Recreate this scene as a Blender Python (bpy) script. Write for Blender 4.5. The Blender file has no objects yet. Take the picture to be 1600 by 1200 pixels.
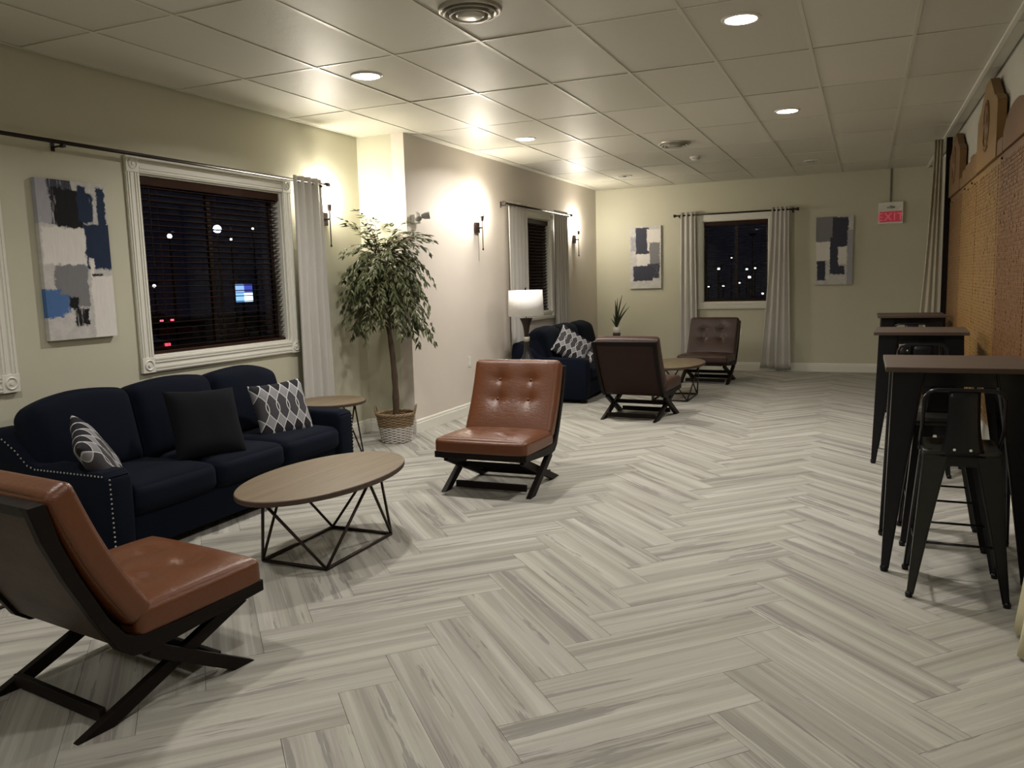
import bpy, bmesh, math, random
from mathutils import Vector, Matrix, noise
random.seed(7)
PI = math.pi
scene = bpy.context.scene
C = scene.collection

# ------------------------------------------------------------------ camera
CAM = Vector((0, 0, 1.49)); FPX = 1257.0
def _unit(v):
    v = Vector(v); v.normalize(); return v
_Y = _unit((552, -175, FPX)); _X = -_unit((-2888, -77, FPX)); _X = _unit(_X - _Y * _X.dot(_Y)); _Z = _X.cross(_Y)
if _Z.y > 0: _Z = -_Z
right = Vector((_X.x, _Y.x, _Z.x)); up = -Vector((_X.y, _Y.y, _Z.y)); back = -Vector((_X.z, _Y.z, _Z.z))
cam_d = bpy.data.cameras.new('camera'); cam = bpy.data.objects.new('camera', cam_d); C.objects.link(cam)
M3 = Matrix((right, up, back)).transposed()
cam.matrix_world = Matrix.Translation(CAM) @ M3.to_4x4()
cam_d.sensor_width = 36; cam_d.lens = FPX / 1600 * 36; cam_d.clip_start = 0.05; cam_d.clip_end = 300
scene.camera = cam
def project(p):
    d = Vector(p) - CAM
    z = -d.dot(back)
    if z < .05: return None
    return 800 + FPX * d.dot(right) / z, 600 - FPX * d.dot(up) / z

# ------------------------------------------------------------------ light and exposure
LED_W, SCONCE_W = 34.0, 850.0
LED_COL = (1.0, .945, .885); SCONCE_COL = (1.0, .91, .76)
w = bpy.data.worlds.new('night'); scene.world = w; w.use_nodes = True
w.node_tree.nodes['Background'].inputs[0].default_value = (.0030, .0038, .0080, 1)
w.node_tree.nodes['Background'].inputs[1].default_value = 1.0
scene.view_settings.view_transform = 'Standard'; scene.view_settings.look = 'None'
scene.view_settings.exposure = 0.05; scene.view_settings.gamma = 1; scene.view_settings.use_curve_mapping = False

# ------------------------------------------------------------------ helpers
def link(o, parent=None):
    C.objects.link(o)
    if parent: o.parent = parent
    return o
def obj(name, bm, mat, parent=None, smooth=False, loc=None, rotz=None):
    me = bpy.data.meshes.new(name)
    bm.normal_update(); bm.to_mesh(me); bm.free()
    if smooth:
        for p in me.polygons: p.use_smooth = True
    for m in (mat if isinstance(mat, (list, tuple)) else [mat]): me.materials.append(m)
    o = bpy.data.objects.new(name, me); link(o, parent)
    if loc: o.location = loc
    if rotz is not None: o.rotation_euler = (0, 0, rotz)
    return o
def tag(o, label=None, cat=None, group=None, kind=None):
    if label: o['label'] = label
    if cat: o['category'] = cat
    if group: o['group'] = group
    if kind: o['kind'] = kind
    return o
def thing(name, label, cat, loc=(0, 0, 0), rotz=0, group=None):
    o = bpy.data.objects.new(name, None); link(o); o.location = loc; o.rotation_euler = (0, 0, rotz); o.empty_display_size = .1
    return tag(o, label, cat, group)
def struct(o, label=None): return tag(o, label, kind='structure')
def copy_tree(o, label, loc, rotz=0):
    kids = {}
    for x in bpy.data.objects:
        if x.parent: kids.setdefault(x.parent, []).append(x)
    def rec(s, parent):
        c = s.copy(); C.objects.link(c)
        if parent: c.parent = parent
        for k in kids.get(s, []): rec(k, c)
        return c
    r = rec(o, None); r.location = loc; r.rotation_euler = (0, 0, rotz); r['label'] = label
    return r
def B(): return bmesh.new()
def box(bm, lo, hi, rot=None, piv=None, mi=0, bev=0):
    lo = Vector(lo); hi = Vector(hi)
    r = bmesh.ops.create_cube(bm, size=1)
    vs = r['verts']
    for v in vs: v.co = Vector(((v.co.x + .5) * (hi.x - lo.x) + lo.x, (v.co.y + .5) * (hi.y - lo.y) + lo.y, (v.co.z + .5) * (hi.z - lo.z) + lo.z))
    if rot is not None:
        pv = Vector(piv) if piv is not None else (lo + hi) / 2
        for v in vs: v.co = pv + rot @ (v.co - pv)
    fs = list({f for v in vs for f in v.link_faces})
    for f in fs: f.material_index = mi
    if bev:
        es = list({e for f in fs for e in f.edges})
        bmesh.ops.bevel(bm, geom=es, offset=bev, segments=2, affect='EDGES', profile=.5)
    return bm
def tube(bm, pts, r, n=8, cap=True, radii=None, closed=False):
    pts = [Vector(p) for p in pts]; rings = []; N = len(pts)
    prev = None
    for i, p in enumerate(pts):
        a = pts[(i - 1) % N] if (closed or i > 0) else p
        b = pts[(i + 1) % N] if (closed or i < N - 1) else p
        d = (b - a)
        if d.length < 1e-9: d = Vector((0, 0, 1))
        d.normalize()
        if prev is None:
            u = d.cross(Vector((0, 0, 1)))
            if u.length < .05: u = d.cross(Vector((1, 0, 0)))
            u.normalize()
        else:
            u = prev - d * prev.dot(d); u.normalize()
        prev = u; v = d.cross(u)
        rr = radii[i] if radii else r
        rings.append([bm.verts.new(p + (u * math.cos(2 * PI * k / n) + v * math.sin(2 * PI * k / n)) * rr) for k in range(n)])
    rng = range(N) if closed else range(N - 1)
    for i in rng:
        A, D = rings[i], rings[(i + 1) % N]
        for k in range(n): bm.faces.new((A[k], A[(k + 1) % n], D[(k + 1) % n], D[k]))
    if cap and not closed:
        bm.faces.new(rings[0][::-1]); bm.faces.new(rings[-1])
    return bm
def lathe(bm, prof, c=(0, 0), n=32, sx=1, sy=1, mi=0):
    rings = []
    for r, z in prof:
        if r < 1e-5: rings.append([bm.verts.new((c[0], c[1], z))])
        else: rings.append([bm.verts.new((c[0] + r * sx * math.cos(2 * PI * k / n), c[1] + r * sy * math.sin(2 * PI * k / n), z)) for k in range(n)])
    for A, D in zip(rings, rings[1:]):
        for k in range(n):
            k2 = (k + 1) % n
            if len(A) == 1 and len(D) == 1: continue
            if len(A) == 1: f = bm.faces.new((A[0], D[k2], D[k]))
            elif len(D) == 1: f = bm.faces.new((A[k], A[k2], D[0]))
            else: f = bm.faces.new((A[k], A[k2], D[k2], D[k]))
            f.material_index = mi
    return bm
def prism(bm, poly, a0, a1, axis=0, bev=0):
    """poly of 2D points in the plane across axis, extruded a0..a1 along axis"""
    def P(q, a):
        if axis == 0: return (a, q[0], q[1])
        if axis == 1: return (q[0], a, q[1])
        return (q[0], q[1], a)
    A = [bm.verts.new(P(q, a0)) for q in poly]; D = [bm.verts.new(P(q, a1)) for q in poly]
    n = len(poly); fs = [bm.faces.new(A), bm.faces.new(D[::-1])]
    for i in range(n): fs.append(bm.faces.new((A[(i + 1) % n], A[i], D[i], D[(i + 1) % n])))
    bmesh.ops.recalc_face_normals(bm, faces=fs)
    if bev:
        es = list({e for f in fs for e in f.edges})
        bmesh.ops.bevel(bm, geom=es, offset=bev, segments=2, affect='EDGES', profile=.5)
    return bm
def cushion(bm, size, r=.03, puff=(0, 0, 0), n=14, mat=None, buttons=(), bface='z', fn=None):
    hx, hy, hz = [s / 2 for s in size]; h = Vector((hx, hy, hz))
    ts = [math.sin((-1 + 2 * i / n) * PI / 2) for i in range(n + 1)]
    cache = {}
    def vert(a, b, c_):
        key = (round(a, 5), round(b, 5), round(c_, 5))
        if key in cache: return cache[key]
        p = Vector((a * hx, b * hy, c_ * hz))
        q = Vector([max(-(h[i] - r), min(h[i] - r, p[i])) for i in range(3)])
        d = p - q
        if d.length > 1e-9: p = q + d.normalized() * r
        fx = (1 - b ** 4) * (1 - c_ ** 4); fy = (1 - a ** 4) * (1 - c_ ** 4); fz = (1 - a ** 4) * (1 - b ** 4)
        p.x += a * puff[0] * fx; p.y += b * puff[1] * fy; p.z += c_ * puff[2] * fz
        if c_ > .5 and bface == 'z':
            for (bx, by, dep, rad) in buttons:
                rr = math.hypot(p.x - bx, p.y - by)
                th = math.atan2(p.y - by, p.x - bx)
                p.z -= dep * math.exp(-(rr / rad) ** 1.2) * (1 + .25 * math.cos(4 * th))
        if fn: p = fn(p)
        if mat is not None: p = mat @ p
        cache[key] = bm.verts.new(p); return cache[key]
    for ax in range(3):
        for s in (-1, 1):
            for i in range(n):
                for j in range(n):
                    q = []
                    for (u, v) in ((ts[i], ts[j]), (ts[i + 1], ts[j]), (ts[i + 1], ts[j + 1]), (ts[i], ts[j + 1])):
                        t = [0, 0, 0]; t[ax] = s; t[(ax + 1) % 3] = u; t[(ax + 2) % 3] = v
                        q.append(vert(*t))
                    if s < 0: q.reverse()
                    try: bm.faces.new(q)
                    except ValueError: pass
    return bm
def uv_by(bm, fn):
    l = bm.loops.layers.uv.verify()
    for f in bm.faces:
        for lp in f.loops: lp[l].uv = fn(lp.vert.co, f.normal)

# ------------------------------------------------------------------ materials
MATS = {}
class NT:
    def __init__(s, name):
        s.m = bpy.data.materials.new(name); s.m.use_nodes = True; s.t = s.m.node_tree; s.n = s.t.nodes; s.l = s.t.links
        s.p = s.n['Principled BSDF']; MATS[name] = s.m
    def new(s, ty, **kw):
        x = s.n.new(ty)
        for k, v in kw.items():
            if hasattr(x, k): setattr(x, k, v)
        return x
    def inp(s, x, i, v):
        if isinstance(v, bpy.types.NodeSocket): s.l.new(v, x.inputs[i])
        elif v is not None: x.inputs[i].default_value = v
    def math(s, op, a, b=None, c=None, clamp=False):
        x = s.new('ShaderNodeMath', operation=op, use_clamp=clamp); s.inp(x, 0, a); s.inp(x, 1, b); s.inp(x, 2, c); return x.outputs[0]
    def mix(s, f, a, b):
        x = s.new('ShaderNodeMix', data_type='RGBA'); s.inp(x, 0, f); s.inp(x, 6, a); s.inp(x, 7, b); return x.outputs[2]
    def noise(s, vec, scale=5, detail=3, rough=.5, dist=0, dim='3D'):
        x = s.new('ShaderNodeTexNoise', noise_dimensions=dim); s.inp(x, 'Vector', vec); s.inp(x, 'Scale', scale); s.inp(x, 'Detail', detail); s.inp(x, 'Roughness', rough); s.inp(x, 'Distortion', dist); return x
    def mapping(s, vec, scale=(1, 1, 1), loc=(0, 0, 0), rot=(0, 0, 0)):
        x = s.new('ShaderNodeMapping'); s.inp(x, 0, vec); x.inputs[1].default_value = loc; x.inputs[2].default_value = rot; x.inputs[3].default_value = scale; return x.outputs[0]
    def ramp(s, f, stops, interp='LINEAR'):
        x = s.new('ShaderNodeValToRGB'); s.inp(x, 0, f); cr = x.color_ramp; cr.interpolation = interp
        while len(cr.elements) < len(stops): cr.elements.new(.5)
        for e, (p, c) in zip(cr.elements, stops): e.position = p; e.color = (*c, 1) if len(c) == 3 else c
        return x.outputs[0]
    def bump(s, h, strength=.2, dist=.01, normal=None):
        x = s.new('ShaderNodeBump'); s.inp(x, 'Height', h); x.inputs['Strength'].default_value = strength; x.inputs['Distance'].default_value = dist
        if normal: s.inp(x, 'Normal', normal)
        s.l.new(x.outputs[0], s.p.inputs['Normal']); return x.outputs[0]
    def coord(s, which='Object'): return s.new('ShaderNodeTexCoord').outputs[which]
    def sep(s, v):
        x = s.new('ShaderNodeSeparateXYZ'); s.inp(x, 0, v); return x.outputs
    def comb(s, a, b, c=0.0):
        x = s.new('ShaderNodeCombineXYZ'); s.inp(x, 0, a); s.inp(x, 1, b); s.inp(x, 2, c); return x.outputs[0]
    def base(s, c): s.inp(s.p, 'Base Color', (*c, 1) if isinstance(c, tuple) and len(c) == 3 else c)
    def set(s, rough=None, metal=None, spec=None, **kw):
        if rough is not None: s.inp(s.p, 'Roughness', rough)
        if metal is not None: s.inp(s.p, 'Metallic', metal)
        if spec is not None: s.inp(s.p, 'Specular IOR Level', spec)
        for k, v in kw.items(): s.inp(s.p, k.replace('_', ' '), v)
def simple(name, c, rough=.5, metal=0, var=.06, scale=20, bump=.0, bscale=200, spec=None, **kw):
    t = NT(name); co = t.coord(); nz = t.noise(co, scale, 4).outputs[0]
    a = tuple(x * (1 - var) for x in c); b = tuple(min(1, x * (1 + var)) for x in c)
    t.base(t.mix(nz, (*a, 1), (*b, 1))); t.set(rough=rough, metal=metal, spec=spec, **kw)
    if bump: t.bump(t.noise(co, bscale, 3).outputs[0], bump, .004)
    return t.m
WALL = simple('wall_paint_sage', (.535, .522, .405), .62, var=.03, scale=3, bump=.12, bscale=160)
WALLG = simple('wall_paint_warm_grey', (.66, .605, .54), .55, var=.03, scale=3, bump=.12, bscale=160)
WALLR = simple('wall_paint_white', (.52, .51, .45), .6, var=.03, scale=3, bump=.12, bscale=160)
TRIM = simple('trim_paint', (.74, .73, .66), .35, var=.02, scale=6)
BLACKM = simple('black_metal', (.012, .012, .014), .32, .6, var=.1)
BRONZE = simple('bronze_metal', (.030, .018, .014), .42, .5, var=.1)
ROD = simple('rod_metal', (.022, .014, .012), .38, .5)
STOOLM = simple('stool_enamel', (.0065, .0065, .008), .26, .0, var=.1, spec=.3)
STOOLG = simple('gunmetal', (.022, .023, .019), .3, .4, var=.35, scale=14)
CHROME = simple('brushed_nickel', (.55, .54, .50), .28, .9)
DIFF = simple('diffuser_metal', (.42, .40, .35), .33, .55)
WHITEP = simple('white_plastic', (.72, .71, .65), .4)
GREYP = simple('grey_plastic', (.33, .32, .30), .4)
def wood(name, c1, c2, rough=.45, axis=(1, 12, 12), scale=3.0, bump=.08):
    t = NT(name); co = t.coord(); m = t.mapping(co, axis)
    n1 = t.noise(m, scale, 6, .6, .6).outputs[0]; n2 = t.noise(m, scale * 6, 3, .7).outputs[0]
    f = t.math('ADD', t.math('MULTIPLY', n1, .75), t.math('MULTIPLY', n2, .25))
    t.base(t.ramp(f, [(.32, c2), (.52, tuple((a + b) / 2 for a, b in zip(c1, c2))), (.68, c1)]))
    t.set(rough=rough, spec=.12 if c1[0] < .05 else .4); t.bump(n2, bump, .002); return t.m
TABLEW = wood('table_wood', (.195, .145, .088), (.130, .095, .057), .5, (12, 1, 12), 2.2)
TABLEE = wood('table_edge_wood', (.075, .045, .03), (.045, .027, .018), .5)
BARW = wood('bar_top_wood', (.085, .056, .037), (.056, .037, .025), .5, (1, 10, 10), 2.5)
FRAMEW = wood('espresso_wood', (.011, .007, .0055), (.006, .004, .0035), .5, (2, 2, 14), 3)
BOARDW = None
def leather(name, c1, c2, rough=.36):
    t = NT(name); co = t.coord(); n = t.noise(co, 5, 4).outputs[0]
    t.base(t.mix(n, (*c1, 1), (*c2, 1)))
    v = t.new('ShaderNodeTexVoronoi'); t.inp(v, 'Vector', co); v.inputs['Scale'].default_value = 260
    cr = t.noise(t.mapping(co, (3, 3, 9)), 9, 5, .65, .8).outputs[0]
    h = t.math('ADD', t.math('MULTIPLY', v.outputs[0], .25), t.math('MULTIPLY', cr, 1.2))
    t.set(rough=rough); t.inp(t.p, 'Roughness', t.math('ADD', t.math('MULTIPLY', n, .16), rough - .08)); t.bump(h, .28, .006); return t.m
LEATH = leather('brown_leather', (.135, .040, .0105), (.092, .028, .008), .34)
LEATHB = leather('back_panel_leather', (.052, .033, .021), (.040, .025, .016), .5)
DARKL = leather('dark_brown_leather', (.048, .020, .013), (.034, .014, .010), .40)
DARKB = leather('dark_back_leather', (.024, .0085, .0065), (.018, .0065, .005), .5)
for m_ in (LEATHB, DARKB): m_.node_tree.nodes['Principled BSDF'].inputs['Specular IOR Level'].default_value = .2
def fabric(name, c1, c2, sc=900, rough=.95, sheen=.3, bmp=.3):
    t = NT(name); co = t.coord(); n = t.noise(co, 4, 3).outputs[0]; n2 = t.noise(t.mapping(co, (1, 1, .4)), sc, 2).outputs[0]
    f = t.math('ADD', t.math('MULTIPLY', n, .4), t.math('MULTIPLY', n2, .6))
    t.base(t.mix(f, (*c1, 1), (*c2, 1))); t.set(rough=rough, spec=.1); t.inp(t.p, 'Sheen Weight', sheen); t.inp(t.p, 'Sheen Roughness', .5)
    t.bump(n2, bmp, .003); return t.m
NAVY = fabric('navy_fabric', (.0034, .0052, .0112), (.0055, .0080, .0165), sheen=.01)
BLACKF = fabric('charcoal_fabric', (.0055, .0062, .0085), (.0085, .0095, .0125), sheen=.01)
CURT = fabric('curtain_linen', (.46, .445, .41), (.58, .565, .53), 420, sheen=.1)
CURTB = fabric('curtain_beige', (.33, .30, .225), (.44, .41, .31), 300, sheen=.1)
CURTC = fabric('curtain_cream', (.48, .44, .28), (.62, .57, .38), 300, sheen=.1)
SHADE = fabric('shade_fabric', (.86, .85, .83), (.92, .91, .89), 700, sheen=.05, bmp=.1)
BLIND = wood('blind_wood', (.042, .020, .013), (.028, .013, .009), .32, (12, 1, 12), 3)
def mk_ceiling():
    t = NT('ceiling_tile_vinyl'); co = t.coord('Object')
    rnd = t.new('ShaderNodeObjectInfo').outputs['Random']
    c = t.mix(rnd, (.56, .545, .47, 1), (.64, .625, .545, 1)); n = t.noise(co, 1.2, 3).outputs[0]
    t.base(t.mix(t.math('MULTIPLY', n, .25), c, (.58, .56, .47, 1)))
    t.set(rough=.50, spec=.28)
    h = t.math('ADD', t.noise(co, 90, 4, .6).outputs[0], t.math('MULTIPLY', t.noise(co, 9, 3).outputs[0], 2.5)); t.bump(h, .22, .004)
    return t.m
CEIL = mk_ceiling()
GRID = simple('ceiling_grid_paint', (.60, .58, .49), .4)
def mk_carpet():
    t = NT('striped_carpet'); uv = t.coord('UV')
    a = t.noise(t.mapping(uv, (.42, 13, 1)), 1.0, 3, .55, .10).outputs[0]
    b = t.noise(t.mapping(uv, (1.1, 75, 1), (3, 7, 0)), 1.0, 4, .65, .05).outputs[0]
    d = t.noise(t.mapping(uv, (.8, 11, 1), (11, 5, 0)), 1.0, 5, .62, .12).outputs[0]
    e = t.noise(t.mapping(uv, (1.6, 110, 1), (1, 9, 0)), 1.0, 4, .65).outputs[0]
    hue = t.noise(t.mapping(uv, (.3, 9, 1), (21, 2, 0)), 1.0, 2).outputs[0]
    f = t.math('ADD', t.math('MULTIPLY', a, .80), t.math('MULTIPLY', b, .20))
    c = t.ramp(f, [(.34, (.235, .225, .203)), (.40, (.255, .243, .22)), (.425, (.315, .302, .27)), (.49, (.335, .325, .287)), (.515, (.385, .372, .338)), (.58, (.40, .39, .35)), (.60, (.45, .44, .395))])
    c = t.mix(t.math('MULTIPLY', t.ramp(hue, [(.46, (0, 0, 0)), (.54, (1, 1, 1))]), .30), c, (.345, .345, .285, 1))
    dm = t.ramp(d, [(.585, (0, 0, 0)), (.598, (1, 1, 1))]); c = t.mix(t.math('MULTIPLY', dm, .72), c, (.212, .202, .186, 1))
    lm = t.ramp(b, [(.62, (0, 0, 0)), (.65, (1, 1, 1))]); c = t.mix(t.math('MULTIPLY', lm, .5), c, (.50, .49, .45, 1))
    km = t.ramp(e, [(.30, (1, 1, 1)), (.325, (0, 0, 0))]); c = t.mix(t.math('MULTIPLY', km, .7), c, (.16, .15, .135, 1))
    co = t.coord('Object'); sp = t.noise(co, 420, 2).outputs[0]
    c = t.mix(t.math('MULTIPLY', t.math('SUBTRACT', sp, .5), .5, clamp=True), c, (.15, .14, .13, 1))
    t.base(c); t.set(rough=.93, spec=.15); t.bump(sp, .35, .004); return t.m
CARPET = mk_carpet()
def mk_emit(name, c, s, base=(.8, .8, .8)):
    t = NT(name); t.base(base); t.inp(t.p, 'Emission Color', (*c, 1)); t.inp(t.p, 'Emission Strength', s); return t.m
def mk_glass(name, tint=(1, 1, 1), fac=.06):
    t = NT(name); t.n.remove(t.p)
    tr = t.new('ShaderNodeBsdfTransparent'); tr.inputs[0].default_value = (*tint, 1)
    gl = t.new('ShaderNodeBsdfGlossy'); gl.inputs['Roughness'].default_value = .02
    fr = t.new('ShaderNodeFresnel'); fr.inputs[0].default_value = 1.5
    mx = t.new('ShaderNodeMixShader'); ge = t.new('ShaderNodeNewGeometry'); t.l.new(t.math('MULTIPLY', fr.outputs[0], t.math('SUBTRACT', 1.0, ge.outputs['Backfacing'])), mx.inputs[0]); t.l.new(tr.outputs[0], mx.inputs[1]); t.l.new(gl.outputs[0], mx.inputs[2])
    t.l.new(mx.outputs[0], t.n['Material Output'].inputs[0]); return t.m
GLASS = mk_glass('window_glass', (.8, .82, .85)); GLASSC = mk_glass('clear_glass')

# ------------------------------------------------------------------ room shell
XW1, XW2, XR, YB, YC, YF, H = -4.668, -4.13, .89, 13.06, 6.95, -3.2, 2.951
T = .14
def wall_panel(bm, axis, pos, out, a0, a1, z0, z1, holes=()):
    """wall in plane axis=pos with thickness T to direction out; holes (a0,a1,z0,z1)"""
    cuts = sorted({a0, a1, *[h[0] for h in holes], *[h[1] for h in holes]})
    for s, e in zip(cuts, cuts[1:]):
        zs = [(z0, z1)]
        for h in holes:
            if h[0] <= s and e <= h[1]: zs = [(z0, h[2]), (h[3], z1)]
        for za, zb in zs:
            p0, p1 = sorted((pos, pos + out * T))
            if axis == 0: box(bm, (p0, s, za), (p1, e, zb))
            else: box(bm, (s, p0, za), (e, p1, zb))
    return bm
W1 = (4.231, 5.745, 1.031, 2.318); W0 = (1.75, 3.105, 1.031, 2.318); W2 = (9.86, 10.86, 1.07, 2.34); W3 = (-2.365, -1.37, 1.078, 2.355)
struct(obj('wall_left', wall_panel(B(), 0, XW1, -1, YF, YC + T, -.02, H + .1, (W0, W1)), WALL))
struct(obj('wall_left_return', wall_panel(B(), 1, YC, 1, XW1, XW2 - T, -.02, H + .1), WALL))
struct(obj('wall_left_far', wall_panel(B(), 0, XW2, -1, YC, YB + T, -.02, H + .1, (W2,)), WALLG))
struct(obj('wall_back', wall_panel(B(), 1, YB, 1, XW2, XR + T, -.02, H + .1, (W3,)), WALL))
struct(obj('wall_right', wall_panel(B(), 0, XR, 1, YF, YB, -.02, H + .1), WALLR))
struct(obj('wall_front', wall_panel(B(), 1, YF, -1, XW1, XR, -.02, H + .1), WALL))

# floor: herringbone carpet planks on a sub-floor
bm = B(); box(bm, (XW1 - .1, YF - .1, -.08), (XR + .1, YC + .02, -.006)); box(bm, (XW2 - .1, YC + .02, -.08), (XR + .1, YB + .1, -.006))
floor = struct(obj('floor', bm, simple('subfloor', (.12, .12, .11), .9)))
PL, PW, X0, Y0 = .9144, .2286, -.942, .203
rooms = [(XW1, YF, XR, YC), (XW2, YC, XR, YB)]
def clip(poly, lo, hi):
    for ax in (0, 1):
        for sgn, lim in ((1, lo[ax]), (-1, hi[ax])):
            out = []
            for i in range(len(poly)):
                a, b = poly[i - 1], poly[i]
                da, db = sgn * (a[ax] - lim), sgn * (b[ax] - lim)
                if (da >= 0) != (db >= 0):
                    t_ = da / (da - db); out.append((a[0] + (b[0] - a[0]) * t_, a[1] + (b[1] - a[1]) * t_))
                if db >= 0: out.append(b)
            poly = out
            if len(poly) < 3: return []
    return poly
S2 = math.sqrt(.5)
planks = []
for m in range(-6, 7):
    for k in range(-40, 80):
        for typ in (0, 1):
            if typ == 0: u0, u1, v0, v1 = k * PW, k * PW + PL, k * PW, k * PW + PW
            else: u0, u1, v0, v1 = (k - 1) * PW, k * PW, k * PW, k * PW + PL
            u0 += m * PL; u1 += m * PL; v0 -= m * PL; v1 -= m * PL
            g = .0003
            pts = [(u0 + g, v0 + g), (u1 - g, v0 + g), (u1 - g, v1 - g), (u0 + g, v1 - g)]
            wp = [((u - v) * S2 + X0, (u + v) * S2 + Y0) for u, v in pts]
            polys = []
            for (x0, y0, x1, y1) in rooms:
                if max(p[0] for p in wp) < x0 or min(p[0] for p in wp) > x1 or max(p[1] for p in wp) < y0 or min(p[1] for p in wp) > y1: continue
                q = clip(wp, (x0, y0), (x1, y1))
                if q: polys.append(q)
            if polys:
                c = (sum(p[0] for p in wp) / 4, sum(p[1] for p in wp) / 4)
                planks.append((polys, c, typ, (u0, v0)))
def plank_into(bm, pl):
    polys, c, typ, (u0, v0) = pl
    l = bm.loops.layers.uv.verify(); ru, rv = random.uniform(0, 60), random.uniform(0, 60)
    for q in polys:
        cx = sum(p[0] for p in q) / len(q); cy = sum(p[1] for p in q) / len(q)
        top = [bm.verts.new((p[0] + (cx - p[0]) * .002, p[1] + (cy - p[1]) * .002, 0)) for p in q]
        bot = [bm.verts.new((p[0], p[1], -.006)) for p in q]
        fs = [bm.faces.new(top)]
        for i in range(len(q)): fs.append(bm.faces.new((bot[i - 1], bot[i], top[i], top[i - 1])))
        for f in fs:
            for lp in f.loops:
                x, y = lp.vert.co.x - X0, lp.vert.co.y - Y0
                u = (x + y) * S2; v = (y - x) * S2
                a, b = (u - u0, v - v0) if typ == 0 else (v - v0, u - u0)
                lp[l].uv = (a + ru, b + rv)
def score(pl):
    best = 0
    for q in pl[0]:
        P = [project((p[0], p[1], 0)) for p in q]
        if any(p is None for p in P): continue
        P = [(min(1600, max(0, a)), min(1200, max(0, b))) for a, b in P]
        best += abs(sum(P[i - 1][0] * P[i][1] - P[i][0] * P[i - 1][1] for i in range(len(P)))) / 2
    return best
planks.sort(key=score, reverse=True)
for pl in planks[:298]:
    b_ = B(); plank_into(b_, pl); obj('carpet_plank', b_, CARPET, floor)
b_ = B()
for pl in planks[298:]: plank_into(b_, pl)
tag(obj('carpet_field', b_, CARPET, floor), kind='stuff')

# ceiling
bm = B(); box(bm, (XW1 - .1, YF - .1, H + .02), (XR + .1, YB + .1, H + .12))
ceiling = struct(obj('ceiling', bm, simple('ceiling_deck', (.3, .3, .28), .9)))
gx = [XW1] + [-.973 + .61 * i for i in range(-6, 4) if -.973 + .61 * i < .8]
gx = [x for x in gx if x <= .775] ; gx = sorted(set([round(x, 4) for x in gx])) 
gx = [x for x in gx if x < .6] + [.775, XR]
gy = [YF] + [4.65 + 1.22 * k for k in range(-6, 7)] + [YB]
gy = [y for y in gy if YF <= y <= YB]
HOLES = []
LAMPS = [(-.69, 4.985, 1), (-.68, 7.89, 1), (-3.235, 4.985, 1), (-3.245, 7.91, 1), (-3.20, 11.5, 0), (-.667, 11.5, 0), (-.69, 2.05, 2), (-3.235, 2.05, 2), (-.69, -.9, 2), (-3.235, -.9, 2)]
for i in range(len(gx) - 1):
    for j in range(len(gy) - 1):
        x0, x1, y0, y1 = gx[i] + .010, gx[i + 1] - .010, gy[j] + .010, gy[j + 1] - .010
        if x1 - x0 < .03: continue
        b_ = B(); nx, ny = 6, 10
        sag = random.uniform(-.001, .005); tx, ty = random.uniform(-.003, .003), random.uniform(-.003, .003)
        cx, cy = (x0 + x1) / 2, (y0 + y1) / 2
        V = []
        for a in range(nx + 1):
            row = []
            for c_ in range(ny + 1):
                s, t_ = a / nx, c_ / ny
                z = .0040 - sag * math.sin(PI * s) * math.sin(PI * t_) + tx * (s - .5) + ty * (t_ - .5)
                row.append(b_.verts.new((x0 + (x1 - x0) * s - cx, y0 + (y1 - y0) * t_ - cy, z)))
            V.append(row)
        for a in range(nx):
            for c_ in range(ny): b_.faces.new((V[a][c_], V[a][c_ + 1], V[a + 1][c_ + 1], V[a + 1][c_]))
        r_ = bmesh.ops.extrude_face_region(b_, geom=b_.faces[:])
        for v in r_['geom']:
            if isinstance(v, bmesh.types.BMVert): v.co.z += .008
        obj('ceiling_tile', b_, CEIL, ceiling, smooth=False, loc=(cx, cy, H))
for x in gx[1:-1]:
    b_ = B(); wd = .011
    box(b_, (x - wd, YF, H - .001), (x + wd, YB, H + .004)); box(b_, (x - .003, YF, H + .004), (x + .003, YB, H + .03)); obj('grid_bar', b_, GRID, ceiling)
for y in gy[1:-1]:
    for i in range(len(gx) - 1):
        b_ = B(); box(b_, (gx[i] + .011, y - .011, H), (gx[i + 1] - .011, y + .011, H + .004)); obj('grid_bar', b_, GRID, ceiling)
b_ = B(); box(b_, (.762, YF, H - .022), (.788, YB, H - .001)); struct(obj('trim_1', b_, TRIM))
# baseboards
def baseboard(name, p0, p1, nrm):
    p0, p1, n = Vector((*p0, 0)), Vector((*p1, 0)), Vector((*nrm, 0)); b_ = B()
    prof = [(.0005, .0005), (.016, .0005), (.016, .095), (.012, .100), (.012, .118), (.007, .128), (.0005, .132)]
    A = [b_.verts.new(p0 + n * a + Vector((0, 0, z))) for a, z in prof]; D = [b_.verts.new(p1 + n * a + Vector((0, 0, z))) for a, z in prof]
    b_.faces.new(A); b_.faces.new(D[::-1])
    for i in range(len(prof)): b_.faces.new((A[i - 1], A[i], D[i], D[i - 1]))
    bmesh.ops.recalc_face_normals(b_, faces=b_.faces[:]); return struct(obj(name, b_, TRIM))
baseboard('baseboard_left', (XW1, YF), (XW1, YC - .001), (1, 0)); baseboard('baseboard_return', (XW1 + .017, YC), (XW2 + .016, YC), (0, -1))
baseboard('baseboard_left_far', (XW2, YC), (XW2, YB - .001), (1, 0)); baseboard('baseboard_back', (XW2 + .017, YB), (XR - .001, YB), (0, -1))
baseboard('baseboard_right', (XR, YF), (XR, YB - .02), (-1, 0))

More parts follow.
